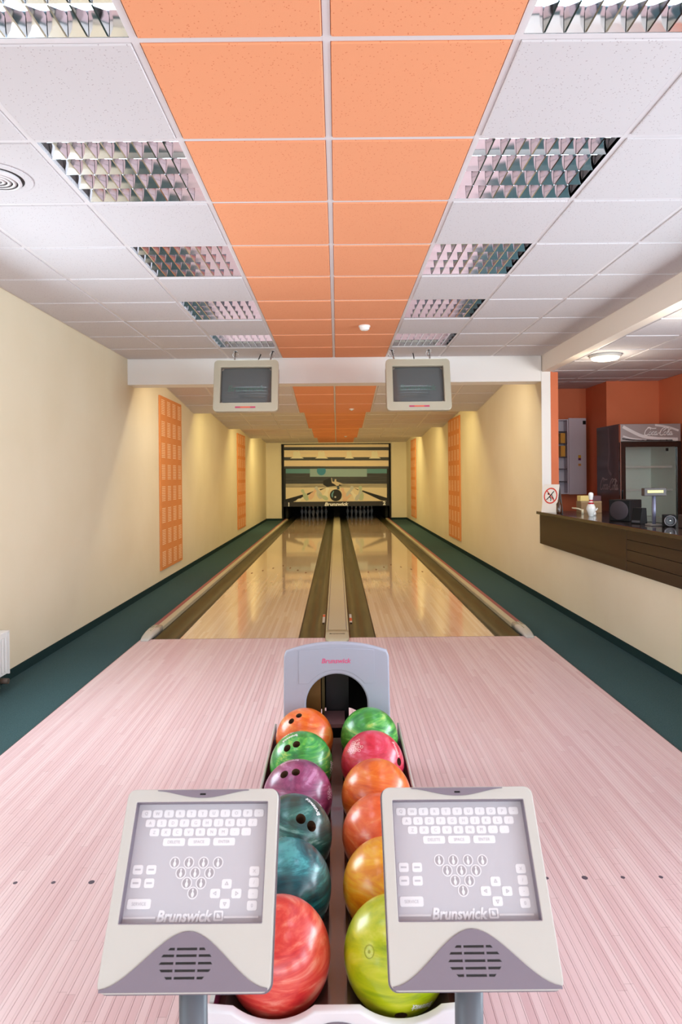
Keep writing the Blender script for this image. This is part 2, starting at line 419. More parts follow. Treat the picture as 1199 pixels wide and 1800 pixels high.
# ------------------------------------------------------------------ ceilings
def tile_me(wx, wy, me_name='tile'):
    bm = bx(-wx/2, wx/2, -wy/2, wy/2, 0, 0.014)
    for v in bm.verts:
        if v.co.z < 0.001: v.co.x *= 1-0.012/wx; v.co.y *= 1-0.012/wy
    me = bpy.data.meshes.new(me_name); bm.to_mesh(me); bm.free(); return me
_tm = {}
def add_tile(parent, x0, x1, y0, y1, z, m, name='tile'):
    k = (round(x1-x0, 3), round(y1-y0, 3), m.name)
    if k not in _tm: _tm[k] = tile_me(x1-x0-0.022, y1-y0-0.022)
    link(name, _tm[k], m, parent, ((x0+x1)/2, (y0+y1)/2, z-0.005))
def grid_bar(parent, x0, x1, y0, y1, z): obj('grid_bar', bx(x0, x1, y0, y1, z, z+0.02), M_bar, parent)
def tiled(parent, xs, ys, z, skip=(), orange=()):
    for i in range(len(xs)-1):
        for j in range(len(ys)-1):
            if (i, j) in skip: continue
            add_tile(parent, xs[i], xs[i+1], ys[j], ys[j+1], z, M_tileo if i in orange else M_tile)
    for x in xs[1:-1]: grid_bar(parent, x-0.012, x+0.012, ys[0], ys[-1], z)
    for a, sx in ((xs[0], 1), (xs[-1], -1)): grid_bar(parent, min(a, a+0.02*sx), max(a, a+0.02*sx), ys[0], ys[-1], z)
    for y in ys[1:-1]: grid_bar(parent, xs[0], xs[-1], y-0.012, y+0.012, z+0.0005)
cxs = [XL, CX-1.8, CX-1.2, CX-0.6, CX, CX+0.6, CX+1.2, CX+1.8, XRC]
ys = [2.034+0.6*k for k in range(-15, 10)]; ys[-1] = YB; ys = [Y0]+[y for y in ys if y > Y0+0.1]
ceil = tag(obj('ceiling', bx(XL, XRC, Y0, YB, CZ+0.12, CZ+0.16), M_slab), kind='structure')
lamps = []
def row(y): return min(range(len(ys)-1), key=lambda j: abs(ys[j]-y))
skip = set()
for k in (-5, -3, -1, 1, 3, 5, 7):
    j = row(2.034+0.6*k)
    for i in (2, 5):
        skip.add((i, j)); lamps.append((i, ys[j], k))
vj = row(2.034+0.6); 
tiled(ceil, cxs, ys, CZ, skip, orange=(3, 4))
bys = [4.91-0.6*k for k in range(19, -1, -1)]+[4.91+0.6*k for k in range(1, 6)]+[8.19, 8.86]
bys = [y for y in bys if y > Y0+0.05]; bys = [Y0]+bys
bxs = [XRC+0.10, 2.93, 3.53, XBAR]
bceil = tag(obj('ceiling', bx(XRC+0.10, XBAR, Y0, 8.86, BZ+0.12, BZ+0.16), M_slab), kind='structure')
tiled(bceil, bxs, bys, BZ)
# saw-tooth ceiling over the lanes
SECT = [(7.68, 2.86, 10.85, 2.505), (10.87, 2.765, 14.36, 2.507), (14.38, 2.74, 17.86, 2.512), (17.88, 2.79, BACK, 2.60)]
for n, (ya, za, yb, zb) in enumerate(SECT):
    ln = math.hypot(yb-ya, zb-za); ang = math.atan2(zb-za, yb-ya)
    s = tag(obj('ceiling', bx(XL, XR, 0, ln, 0.02, 0.05), M_slab, None, (0, ya, za), (ang, 0, 0)), kind='structure')
    sx = [XL, CX-1.8, CX-1.2, CX-0.6, CX, CX+0.6, CX+1.2, CX+1.8, XR]
    nrow = int(round(ln/0.6)); sy = [ln*k/nrow for k in range(nrow+1)]
    tiled(s, sx, sy, 0.0, orange=(3, 4))
    if n < 3:
        tag(obj('trim_%d' % (n+4), bx(XL, XR, yb, yb+0.019, zb+0.005, SECT[n+1][1]+0.02), M_white), kind='structure')

# concealed warm batten lamps behind each step, plus an added one behind the beam
def batten(y, z, power, col=(1.0, 0.89, 0.42)):
    t = thing('batten_lamp', 'long warm batten lamp hidden behind ceiling step %s' % ('nearest the beam, added to brighten the lanes' if y < 8 else 'at the first drop' if y < 11 else 'at the middle drop' if y < 15 else 'nearest the pins'), 'lamp', (0, y, z))
    obj('lamp_tray', bx(-2.2, 2.2, -0.03, 0.03, 0.02, 0.05), M_white, t)
    for k in (-1.5, -0.5, 0.5, 1.5):
        b = B(); cyl(b, (k*1.05-0.48, 0, 0), (k*1.05+0.48, 0, 0), 0.013, seg=10)
        obj('tube', b, mat('warm_tube', (255, 230, 160), 0.4, emit=((255, 214, 120), 6.0)), t)
    for k in (-1.15, 1.15):
        l = area('batten_light', (k*0.85, 0.02, -0.02), (math.radians(32), 0, 0), 1.7, 0.07, power, col); l.parent = t
    return t
batten(10.99, 2.66, 19); batten(14.50, 2.64, 20); batten(18.0, 2.66, 30)
batten(7.82, 2.72, 20, (1.0, 0.90, 0.68))  # extra lamp added behind the beam to brighten the near lanes

# recessed louvre luminaires
def make_luminaire():
    t = thing('louvre_light', '', 'ceiling light')
    S = 0.576
    b = B()
    box(b, -S/2, S/2, -S/2, S/2, 0.085, 0.09); box(b, -S/2-0.004, -S/2, -S/2, S/2, 0, 0.09); box(b, S/2, S/2+0.004, -S/2, S/2, 0, 0.09)
    box(b, -S/2, S/2, -S/2-0.004, -S/2, 0, 0.09); box(b, -S/2, S/2, S/2, S/2+0.004, 0, 0.09)
    obj('housing', b, mat('dark_housing_edge', (70, 68, 66), 0.4, metal=0.6), t)
    p = S/4
    tb = B(); cyl(tb, (-S/2+0.01, 0, 0.05), (S/2-0.01, 0, 0.05), 0.013, seg=12)
    rf = B()
    prof = [(-p/2, 0.002), (-p/2+0.010, 0.020), (-p/2+0.024, 0.045), (-p/2+0.045, 0.066), (0, 0.076)]
    prof = prof+[(-a, z) for a, z in prof[-2::-1]]
    A = [rf.verts.new((-S/2+0.002, y, z)) for y, z in prof]; D = [rf.verts.new((S/2-0.002, y, z)) for y, z in prof]
    for i in range(len(A)-1):
        f = rf.faces.new((A[i], D[i], D[i+1], A[i+1])); f.smooth = True
    bl = B(); pr = [(-0.003, 0.001), (0.003, 0.001), (0.012, 0.048), (-0.012, 0.048)]
    hy = p/2-0.004
    A = [bl.verts.new((x, -hy*(1 if z < 0.01 else 0.62), z)) for x, z in pr]; D = [bl.verts.new((x, hy*(1 if z < 0.01 else 0.62), z)) for x, z in pr]
    for i in range(4):
        j = (i+1) % 4; bl.faces.new((A[i], A[j], D[j], D[i]))
    bl.faces.new(A); bl.faces.new(D[::-1]); bmesh.ops.recalc_face_normals(bl, faces=bl.faces)
    t0 = r0 = b0 = None
    for k in range(4):
        yy = -S/2+p*(k+0.5)
        if k == 0:
            r0 = obj('reflector', rf, M_mirror, t, (0, yy, 0)); t0 = obj('tube', tb, M_tube, t, (0, yy, 0))
        else:
            link('reflector', r0.data, None, t, (0, yy, 0)); link('tube', t0.data, None, t, (0, yy, 0))
        for q in range(1, 9):
            xx = -S/2+S*q/9
            if b0 is None: b0 = obj('louvre_blade', bl, M_mirror, t, (xx, yy, 0.0))
            else: link('louvre_blade', b0.data, None, t, (xx, yy, 0.0))
    return t
def copy_tree(o, parent=None):
    c = o.copy(); C.objects.link(c)
    if parent is not None: c.parent = parent
    for ch in list(o.children): copy_tree(ch, c)
    return c
lum = None; order = {-1: 'cut off at the top edge of the photo', 1: 'nearest one shown whole', 3: 'second one shown whole', 5: 'second from the beam', 7: 'closest to the beam'}
for i, y, k in lamps:
    if k < -3: continue
    if lum is None: lum = make_luminaire(); o = lum
    else: o = copy_tree(lum)
    o.location = ((cxs[i]+cxs[i+1])/2, y+0.3, CZ+0.001)
    side = 'left' if i == 2 else 'right'
    o['label'] = 'square mirror-louvre light in the %s row, %s' % (side, order.get(k, 'overhead behind the viewpoint'))
    o['group'] = '%s row of louvre ceiling lights' % side

# round air vent, smoke detector, sensors, round bar lights
v = thing('air_vent', 'round white ring vent in the ceiling at the left edge', 'vent', (CX-1.5, 2.934, CZ-0.0055))
o = plate('vent_rim', [circ(0, 0, 0.15, 48), circ(0, 0, 0.118, 48)], 0.006, M_tile, v, (0, 0, -0.003), (0, 0, 0), bevel=0.0025)
obj('vent_throat', cyl(B(), (0, 0, 0), (0, 0, -0.004), 0.117, seg=40), mat('vent_dark', (60, 55, 55), 0.8), v)
for r in (0.10, 0.078, 0.056, 0.034, 0.014):
    b = B(); lathe(b, [(r, -0.004), (r+0.005, -0.016), (r-0.010, -0.022), (max(r-0.012, 0.0005), -0.018)], 40)
    obj('vent_ring', b, M_bar, v)
d = thing('smoke_detector', 'small round white smoke detector on the orange ceiling tiles', 'smoke detector', (0.262, 5.87, CZ-0.006))
obj('detector_base', lathe(B(), [(0, 0), (0.052, 0), (0.052, -0.012), (0, -0.012)], 28), M_white, d)
obj('detector_head', lathe(B(), [(0.044, -0.012), (0.044, -0.03), (0.030, -0.042), (0, -0.044)], 28), M_white, d)
for nm, (yy, zz, lb) in enumerate(((10.55, 2.528, 'tiny white sensor on orange tiles above the lanes, the nearer one'), (17.55, 2.526, 'tiny white sensor on orange tiles near the pin end'))):
    s = thing('ceiling_sensor', lb, 'sensor', (0.25, yy, zz))
    obj('sensor_base', lathe(B(), [(0, 0), (0.04, 0), (0.04, -0.01), (0, -0.01)], 20), M_white, s)
    obj('sensor_dome', lathe(B(), [(0.026, -0.01), (0.022, -0.025), (0, -0.03)], 20), M_cream, s)
for (lx, ly, lb) in ((2.64, 6.38, 'round glowing ceiling light over the counter near the beam'), (2.64, 4.60, 'round glowing ceiling light over the counter at the right edge')):
    s = thing('round_ceiling_light', lb, 'ceiling light', (lx, ly, BZ-0.005))
    obj('light_rim', lathe(B(), [(0, 0), (0.15, 0), (0.15, -0.02), (0.135, -0.028), (0, -0.028)], 40), M_cream, s)
    obj('diffuser', lathe(B(), [(0.132, -0.028), (0.12, -0.045), (0.07, -0.056), (0, -0.06)], 40), mat('glowing_diffuser', (255, 250, 235), 0.4, emit=((255, 244, 214), 2.6)), s)
    l = bpy.data.lights.new('bulb', 'POINT'); l.energy = 6.5; l.color = (1, 0.9, 0.72); l.shadow_soft_size = 0.1
    lo = bpy.data.objects.new('bulb', l); C.objects.link(lo); lo.parent = s; lo.location = (0, 0, -0.17)

tag(obj('floor', bx(XL+0.013, XBAR, Y0, -1.76, -0.0119, 0.0), mat('pale_bounce_floor', (210, 204, 200), 0.4)), kind='structure')  # unseen pale floor, added to bounce light up to the ceiling
# ------------------------------------------------------------------ approach: planks
appr = tag(obj('floor', bx(-1.75, 1.75, -1.5, FOUL, -0.0118, -0.004), mat('joint_brown', (120, 78, 74), 0.8)), kind='structure')  # brown base under the boards, shows in their joints
BW = 3.5/130
def plank_me(ln):
    b = bx(-BW/2+0.0005, BW/2-0.0005, 0, ln, -0.004, 0)
    me = bpy.data.meshes.new('board'); b.to_mesh(me); b.free(); me.materials.append(M_appr); return me
cuts = [0.9+0.37*i for i in range(11)]
pm = {}
for i in range(130):
    x = -1.75+BW*(i+0.5); c = cuts[(i*7+(i//5)*3) % 11]
    for a, b in ((-1.5, c), (c, FOUL)):
        k = round(b-a, 3)
        if k not in pm: pm[k] = plank_me(b-a-0.0008)
        link('board', pm[k], None, appr, (x, a, 0))
LC = (-0.008, 0.871)
for s in (-1, 1):
    for k in range(-3, 4):
        r = 0.0105 if k == 0 else 0.0075
        obj('approach_dot', cyl(B(), (0, 0, 0.0002), (0, 0, 0.0008), r, seg=20), M_dash, appr, (LC[0]+s*LC[1]+k*0.1345, 2.30, 0))
obj('edge_strip', bx(-1.753, -1.7501, -1.5, FOUL, -0.0119, 0.0005), mat('brown_edge', (120, 84, 74), 0.5), appr)
obj('edge_strip', bx(1.7501, 1.753, -1.5, FOUL, -0.0119, 0.0005), MATS['brown_edge'], appr)

# ------------------------------------------------------------------ lanes, gutters, caps
LY1 = 25.2
GY = FOUL+0.003
for s, nm in ((-1, 'left'), (1, 'right')):
    c = LC[0]+s*LC[1]; hw = 0.527
    lane = tag(obj('bowling_lane', bx(c-hw, c+hw, GY, LY1, -0.095, 0.0), M_lane), 'glossy pale maple bowling lane, the %s one of the two' % nm, 'bowling lane', 'the two bowling lanes')
    for k in range(-3, 4):
        yy = FOUL+4.75-0.26*abs(k)
        lp = [(0, 0.075), (0.014, -0.02), (0, -0.075), (-0.014, -0.02)]
        plate('aiming_arrow', [lp], 0.0006, mat('arrow_brown', (120, 72, 52), 0.4), lane, (c+k*0.1345, yy, 0.0006), (0, 0, 0))
    for k in (-4, -2, -1, 1, 2, 4):
        obj('lane_dot', cyl(B(), (0, 0, 0.0002), (0, 0, 0.0008), 0.008, seg=14), MATS['arrow_brown'], lane, (c+k*0.11, FOUL+2.2, 0))
    obj('foul_line', bx(c-hw, c+hw, FOUL-0.002, FOUL+0.003, 0.0001, 0.0006), M_dash, lane)
    # gutters either side
    for t, gx0, gx1 in ((-1, c-hw-0.237, c-hw), (1, c+hw, c+hw+0.237)):
        inner = (t*s < 0)
        where = ('between the %s lane and the centre cap' % nm) if inner else ('along the outer edge of the %s lane' % nm)
        g = thing('gutter', 'dark olive ball gutter '+where, 'gutter', (0, 0, 0), group='ball gutters beside the lanes')
        w_ = gx1-gx0; n = 14; top = []
        for i in range(n+1):
            q = i/n; top.append((gx0+0.012+(w_-0.024)*q, -0.060+0.060*abs(2*q-1)**2.2))
        b = B(); A = [b.verts.new((x, GY, z)) for x, z in top]; D = [b.verts.new((x, LY1, z)) for x, z in top]
        for i in range(n): f = b.faces.new((A[i], A[i+1], D[i+1], D[i])); f.smooth = True
        obj('channel', b, M_gutter, g)
        for xa in (gx0+0.0005, gx1-0.0125):
            obj('gutter_lip', bx(xa, xa+0.012, GY, LY1, -0.07, 0.0015), M_gutter_lip, g)
        if inner:
            xs_ = gx0+0.028 if s > 0 else gx1-0.028
            st = obj('sticker', bx(xs_-0.012, xs_+0.012, 6.40, 6.78, -0.0045, -0.0035), M_cream, g); st['label'] = 'pale sticker with an orange patch'
            obj('sticker_patch', bx(xs_-0.012, xs_+0.012, 6.66 if s < 0 else 6.46, 6.76 if s < 0 else 6.60, -0.0034, -0.0030), mat('orange_patch', (214, 92, 50), 0.5), st)
            obj('sticker_mark', bx(xs_-0.010, xs_+0.010, 6.33, 6.38, -0.0045, -0.0030), M_black, st)
gx_in = LC[0]+LC[1]-0.527-0.237
# centre cap between the lanes
cc = thing('centre_cap', 'long beige cap rail running between the two lanes', 'lane rail', (LC[0], 0, 0))
hw = gx_in-LC[0]-0.002
pf = [(-hw, -0.0115), (-hw, 0.018), (-hw+0.012, 0.026), (hw-0.012, 0.026), (hw, 0.018), (hw, -0.0115)]
obj('cap_body', extrude_profile(B(), pf, 5.95, LY1), M_cap, cc)
for sx in (-1, 1): obj('groove', bx(sx*(hw-0.020)-0.0025, sx*(hw-0.020)+0.0025, 5.95, LY1-0.2, 0.0255, 0.0266), M_dash, cc)
rings = []
for yy, wv, zt in ((5.955, hw, 0.029), (5.85, hw+0.001, 0.030), (5.74, hw+0.001, 0.029), (5.66, hw-0.004, 0.025), (5.62, hw-0.026, 0.016), (5.605, hw-0.045, 0.006)):
    n = 16; r = []
    for i in range(n+1):
        a = PI*i/n; ca = math.cos(a); r.append((wv*(abs(ca)**0.35)*(1 if ca > 0 else -1), yy, max(0.0012, zt*(math.sin(a)**0.35)) if 0 < i < n else 0.0012))
    rings.append(r)
obj('cap_end', loft(B(), rings, cap=True), M_cap, cc)
text('lettering', 'Brunswick', 0.030, M_black, cc, (0, 5.80, 0.0308), (0, 0, 0), shear=0.2, bold=0.02, width=0.14)
# outer caps with red stripe
for s, nm in ((-1, 'left'), (1, 'right')):
    xi = LC[0]+s*(LC[1]+0.527+0.237+0.002); xo = xi+s*0.108
    cc = thing('outer_cap', 'beige cap rail with red stripe along the %s side of the lanes' % nm, 'lane rail', (0, 0, 0), group='outer lane cap rails')
    def pr(x0, x1, h0, h1): return [(x0, -0.0115), (x0, h0), (x1, h1), (x1, -0.0115)]
    m1 = xi+s*0.050
    obj('cap_body', extrude_profile(B(), [(xi, -0.0115), (xi, 0.034), (xi+s*0.01, 0.042), (m1, 0.045), (m1, -0.0115)], 6.12, BACK), M_cap, cc)
    obj('red_stripe', extrude_profile(B(), [(m1, -0.0115), (m1, 0.047), (xo-s*0.012, 0.043), (xo, 0.025), (xo, -0.0115)], 6.12, BACK), M_red, cc)
    rings = []
    for yy, zt, sh, wd in ((6.13, 0.050, 0, 0.054), (6.0, 0.050, 0.002, 0.054), (5.88, 0.044, 0.010, 0.052), (5.79, 0.034, 0.020, 0.046), (5.73, 0.022, 0.026, 0.040), (5.70, 0.008, 0.028, 0.032)):
        r = []; n = 12; xc = (xi+xo)/2+s*sh*0.0
        for i in range(n+1):
            a = PI*i/n; ca = math.cos(a); r.append((xc+wd*(abs(ca)**0.4)*(1 if ca > 0 else -1), yy, max(0.0012, zt*math.sin(a)**0.4) if 0 < i < n else 0.0012))
        rings.append(r)
    e = obj('cap_end', loft(B(), rings), M_capend, cc); e['label'] = 'pale grey rounded end piece'
    obj('end_ridge', bx((xi+xo)/2-0.004, (xi+xo)/2+0.004, 5.90, 6.12, 0.045, 0.053), M_cap, cc)

# ------------------------------------------------------------------ pit, pins and masking unit
bm = bx(MX0, MX1, BACK+3.4, BACK+3.5, -0.3, 2.6); box(bm, MX0-0.05, MX0-0.001, BACK+0.101, BACK+3.5, -0.3, 2.6); box(bm, MX1+0.001, MX1+0.05, BACK+0.101, BACK+3.5, -0.3, 2.6)
box(bm, MX0-0.05, MX1+0.05, BACK+0.101, BACK+3.5, 2.6, 2.65); box(bm, MX0, MX1, BACK+0.101, BACK+3.5, -0.35, -0.3)
tag(obj('wall_pit', bm, M_darkpit), kind='structure')
kb = thing('pin_deck_partition', 'dark partition panel between the two pin decks', 'partition')
obj('partition_panel', bx(LC[0]-0.10, LC[0]+0.10, BACK+1.3, BACK+3.3, 0.027, 1.4), M_darkpit, kb)
for s in (-1, 1):
    x = LC[0]+s*1.70
    k2 = tag(obj('side_partition', bx(x-0.04, x+0.04, BACK+0.25, BACK+3.3, 0.05, 1.4), M_darkpit), 'black side panel of the pin deck, %s of the pins' % ('left' if s < 0 else 'right'), 'partition')
pin_prof = [(0, 0), (0.0258, 0), (0.0285, 0.006), (0.040, 0.055), (0.0605, 0.114), (0.054, 0.155), (0.036, 0.200), (0.0245, 0.235), (0.0228, 0.254), (0.0240, 0.275), (0.0300, 0.315), (0.0323, 0.343), (0.028, 0.366), (0.016, 0.378), (0, 0.381)]
def pin_bands(k): return 1 if k in (7, 9) else 0
def make_pin(label, loc, scale=1.0, red=True):
    pb = lathe(B(), [(r*scale, z*scale) for r, z in pin_prof], 24)
    t = thing('bowling_pin', label, 'bowling pin', loc)
    obj('pin_body', pb, M_pin, t)
    for za, zb in (((0.222, 0.236), (0.250, 0.264)) if scale == 1.0 else ((0.196, 0.222), (0.238, 0.264))):
        def rr(z):
            for (r0, z0), (r1, z1) in zip(pin_prof, pin_prof[1:]):
                if z0 <= z <= z1: return r0+(r1-r0)*(z-z0)/max(z1-z0, 1e-6)
        obj('neck_band', lathe(B(), [((rr(za)+0.0004)*scale, za*scale), ((rr((za+zb)/2)+0.0006)*scale, (za+zb)/2*scale), ((rr(zb)+0.0004)*scale, zb*scale)], 24), M_pinred, t)
    return t
rowsn = [(0, [0]), (1, [-.5, .5]), (2, [-1, 0, 1]), (3, [-1.5, -.5, .5, 1.5])]
rn = ['head pin at the front', 'second row', 'third row', 'back row']; pn = {1: [''], 2: [', left', ', right'], 3: [', left', ', middle', ', right'], 4: [', far left', ', inner left', ', inner right', ', far right']}
p0 = None
for s, nm in ((-1, 'left'), (1, 'right')):
    for r, xs_ in rowsn:
        for q, u in enumerate(xs_):
            loc = (LC[0]+s*LC[1]+u*0.3048, FOUL+18.29+r*0.264, 0.0003)
            if p0 is None: p0 = make_pin('', loc); o = p0
            else: o = copy_tree(p0); o.location = loc
            o['label'] = 'dim white pin at the end of the %s lane, %s%s' % (nm, rn[r], pn[r+1][q]); o['group'] = 'pins standing at the end of the %s lane' % nm

MU = thing('masking_unit', 'wide black-framed picture panel above the pins', 'masking unit', (0, BACK, 0))
def mk(px, py): x, z = at(px, py, BACK); return x, z
def c1(cx, cy): return mk(490+cx/6, 775+cy/6)
def c2(cx, cy): return mk(490+cx/6, 820+cy/6)
def mplate(name, loop, layer, m, parent=MU): return plate(name, [loop], 0.004, m, parent, (0, -0.03-0.004*layer, 0))
zb_ = 0.452
b = B(); box(b, MX0, MX0+0.06, -0.04, 0.09, -0.0, MZ1); box(b, MX1-0.06, MX1, -0.04, 0.09, 0.0, MZ1); box(b, MX0+0.06, MX1-0.06, -0.04, 0.09, MZ1-0.03, MZ1)
obj('frame', b, M_black, MU)
obj('backing', bx(MX0+0.06, MX1-0.06, -0.025, 0.05, zb_, MZ1-0.03), mat('mask_black', (22, 22, 24), 0.6), MU)
m_cr = mat('mask_cream', (226, 204, 176), 0.5, noise=(2.5, (236, 216, 176), 1.0, (0.4, 1, 6))); m_dk = mat('mask_charcoal', (36, 38, 40), 0.5, noise=(3, (66, 66, 66), 0.8, (0.5, 1, 9)))
m_tl = mat('mask_teal', (84, 138, 146), 0.5); m_lt = mat('mask_pale_teal', (140, 168, 172), 0.5); m_bl = mat('mask_blue', (40, 128, 160), 0.5); m_gc = mat('mask_grey_cream', (176, 166, 142), 0.5, noise=(3, (120, 112, 98), 0.8, (0.5, 1, 9)))
m_pk = mat('mask_pale_cream', (224, 208, 176), 0.5)
def band(name, cy0, cy1, x0, x1, layer, m, f=c1): return mplate(name, [f(x0, cy1), f(x1, cy1), f(x1, cy0), f(x0, cy0)], layer, m)
xa, xb = 58, 1158
band('cream_band', 36, 66, xa, xb, 1, m_cr); band('charcoal_band', 66, 100, xa, xb, 1, m_dk); band('cream_band', 100, 172, xa, xb, 1, m_cr)
band('charcoal_band', 172, 200, xa, xb, 1, m_dk); band('cream_band', 206, 268, xa, xb, 1, m_cr); band('charcoal_band', 268, 292, xa, xb, 1, m_dk)
xa, xb = 75, 1140
band('teal_band', 25, 72, xa, xb, 1, m_tl, c2); band('charcoal_band', 72, 182, xa, xb, 1, m_dk, c2); band('grey_band', 182, 222, xa, xb, 1, m_gc, c2); band('lane_picture', 222, 374, xa, xb, 1, m_pk, c2)
band('pale_teal_panel', 25, 108, 330, 930, 2, m_lt, c2)
X_, Z_ = c2(450, 46); mplate('blue_disc', [(X_+0.15*math.cos(a), min(Z_+0.15*math.sin(a), c2(0, 25)[1])) for a in [2*PI*i/32 for i in range(32)]], 3, m_bl)
for lp in ([(75, 345), (255, 295), (260, 322), (150, 374), (75, 374)], [(298, 285), (368, 260), (350, 283), (300, 305)], [(430, 240), (500, 224), (440, 252)],
           [(880, 250), (1140, 330), (1140, 362), (1080, 358), (880, 265)], [(790, 226), (842, 243), (835, 250)]):
    mplate('gutter_picture', [c2(*p) for p in lp], 2, MATS['mask_black'])
def pinshape(cx, cy, ang, sc):
    hw_ = [(0.0, 1.0), (0.10, .97), (.13, .88), (.09, .74), (.085, .66), (.15, .52), (.20, .34), (.17, .14), (.10, 0)]
    pts = [(w0, h) for w0, h in hw_]+[(-w0, h) for w0, h in hw_[::-1]]
    out = []
    for u, v_ in pts:
        v_ -= .5; a = math.radians(ang); out.append((cx+sc*(u*math.cos(a)-v_*math.sin(a))*1.0, cy-sc*(u*math.sin(a)+v_*math.cos(a))))
    return out
pc = [mat('pic_pin_white', (232, 224, 200), 0.5), mat('pic_pin_green', (178, 190, 160), 0.5), mat('pic_pin_pink', (222, 184, 154), 0.5), mat('pic_pin_grey', (190, 190, 184), 0.5)]
for i, (a, b_, an, sc) in enumerate(((225, 350, -60, 90), (275, 300, 28, 130), (360, 290, -35, 130), (420, 275, 25, 140), (500, 290, -15, 140), (470, 320, 60, 110), (690, 290, 20, 140), (750, 270, -25, 140), (800, 310, 35, 120), (865, 280, 4, 150), (720, 330, -50, 110), (840, 310, -30, 110))):
    mplate('pin_picture', [c2(*p) for p in pinshape(a, b_, an, sc)], 2.5+0.12*i, pc[i % 4])
mplate('bowler_shadow', [c2(*p) for p in ((470, 150), (540, 120), (560, 170), (640, 190), (670, 205), (590, 205), (510, 216), (468, 190))], 3, MATS['mask_black'])
mplate('bowler_picture', [c2(*p) for p in ((555, 120), (562, 122), (566, 158), (586, 162), (592, 134), (606, 134), (608, 158), (640, 168), (684, 186), (640, 184), (634, 196), (640, 236), (618, 236), (612, 204), (590, 188), (560, 172))], 4.5, mat('mask_skin', (208, 190, 160), 0.5))
mplate('bowler_legs', [c2(*p) for p in ((612, 204), (636, 200), (642, 240), (616, 240))], 5, mat('mask_navy', (50, 66, 80), 0.5))
X_, Z_ = c2(603, 303); mplate('ball_picture', circ(X_, Z_, 0.20, 36), 4, MATS['mask_black'])
mplate('ball_gleam', [c2(*p) for p in ((556, 290), (576, 258), (584, 262), (572, 290), (570, 330), (558, 318))], 5, mat('mask_gleam', (96, 150, 160), 0.4))
mplate('ball_gleam', circ(*c2(597, 322), 0.030, 12), 5, M_cream)
for i, (cx, w_) in enumerate(((190, 70), (450, 66), (742, 48), (1010, 60))):
    lp = [(cx-w_, 186), (cx-w_*.5, 165), (cx-w_*.55, 120), (cx-w_*.2, 108), (cx+w_*.1, 118), (cx+w_*.35, 104), (cx+w_*.6, 140), (cx+w_*.5, 162), (cx+w_*1.1, 186)]
    fg = mplate('small_figure', [c1(*p) for p in lp], 2, mat('figure_white', (232, 226, 196), 0.5))
    for k in range(7):
        a, b_ = cx+random.uniform(-.5, .5)*w_, random.uniform(118, 172)
        mplate('figure_mark', [c1(a-7, b_), c1(a, b_-4), c1(a+9, b_+2), c1(a, b_+5)], 3, mat('figure_green', (84, 104, 74), 0.5), fg)
obj('sign_band', bx(MX0+0.06, MX1-0.06, -0.05, 0.04, zb_, c2(0, 374)[1]), mat('mask_band', (34, 28, 28), 0.5), MU)
x_, z_ = c2(610, 396); text('lettering', 'Brunswick', 0.155, M_wtxt, MU, (x_, -0.056, z_), shear=0.25, bold=0.03, depth=0.002, width=0.80)
x_, z_ = c2(108, 400); text('lane_number', '1', 0.17, M_wtxt, MU, (x_, -0.056, z_), bold=0.04, depth=0.002)
x_, z_ = c2(1112, 385); text('lane_number', '2', 0.17, M_wtxt, MU, (x_, -0.056, z_), bold=0.04, depth=0.002)

# ------------------------------------------------------------------ acoustic wall panels
def acoustic(side, y0, y1, z0, z1, label):
    t = thing('acoustic_panel', label, 'wall panel', ((XL+0.0006) if side < 0 else (XR-0.0006), y0, z0), group='orange slotted wall panels')
    s = 1 if side < 0 else -1
    W = y1-y0; H = z1-z0
    b = bx(min(0, s*0.022), max(0, s*0.022), 0, W, 0, H); obj('panel_board', b, M_panelo, t, bevel=0.004)
    b = B(); x0, x1 = sorted((s*0.0215, s*0.0232))
    rows_, cols_ = 8, 4
    for r in range(rows_):
        for c in range(cols_):
            zc = H*(r+0.5)/rows_; yc = W*(c+0.5)/cols_
            for k in range(9):
                z = zc+(k-4)*0.0235
                box(b, x0, x1, yc-0.085, yc+0.085, z-0.0042, z+0.0042)
    tag(obj('slot_rows', b, M_panelp, t), kind='stuff')
acoustic(-1, 8.70, 9.90, 0.19, 2.545, 'orange slotted acoustic panel on the left wall, nearer one')
acoustic(-1, 15.5, 16.8, 0.19, 2.50, 'orange slotted acoustic panel on the left wall, farther one')
acoustic(1, 12.3, 13.55, 0.19, 2.58, 'orange slotted acoustic panel on the right wall, nearer one')
acoustic(1, 19.2, 20.4, 0.19, 2.55, 'orange slotted acoustic panel on the right wall, farther one')

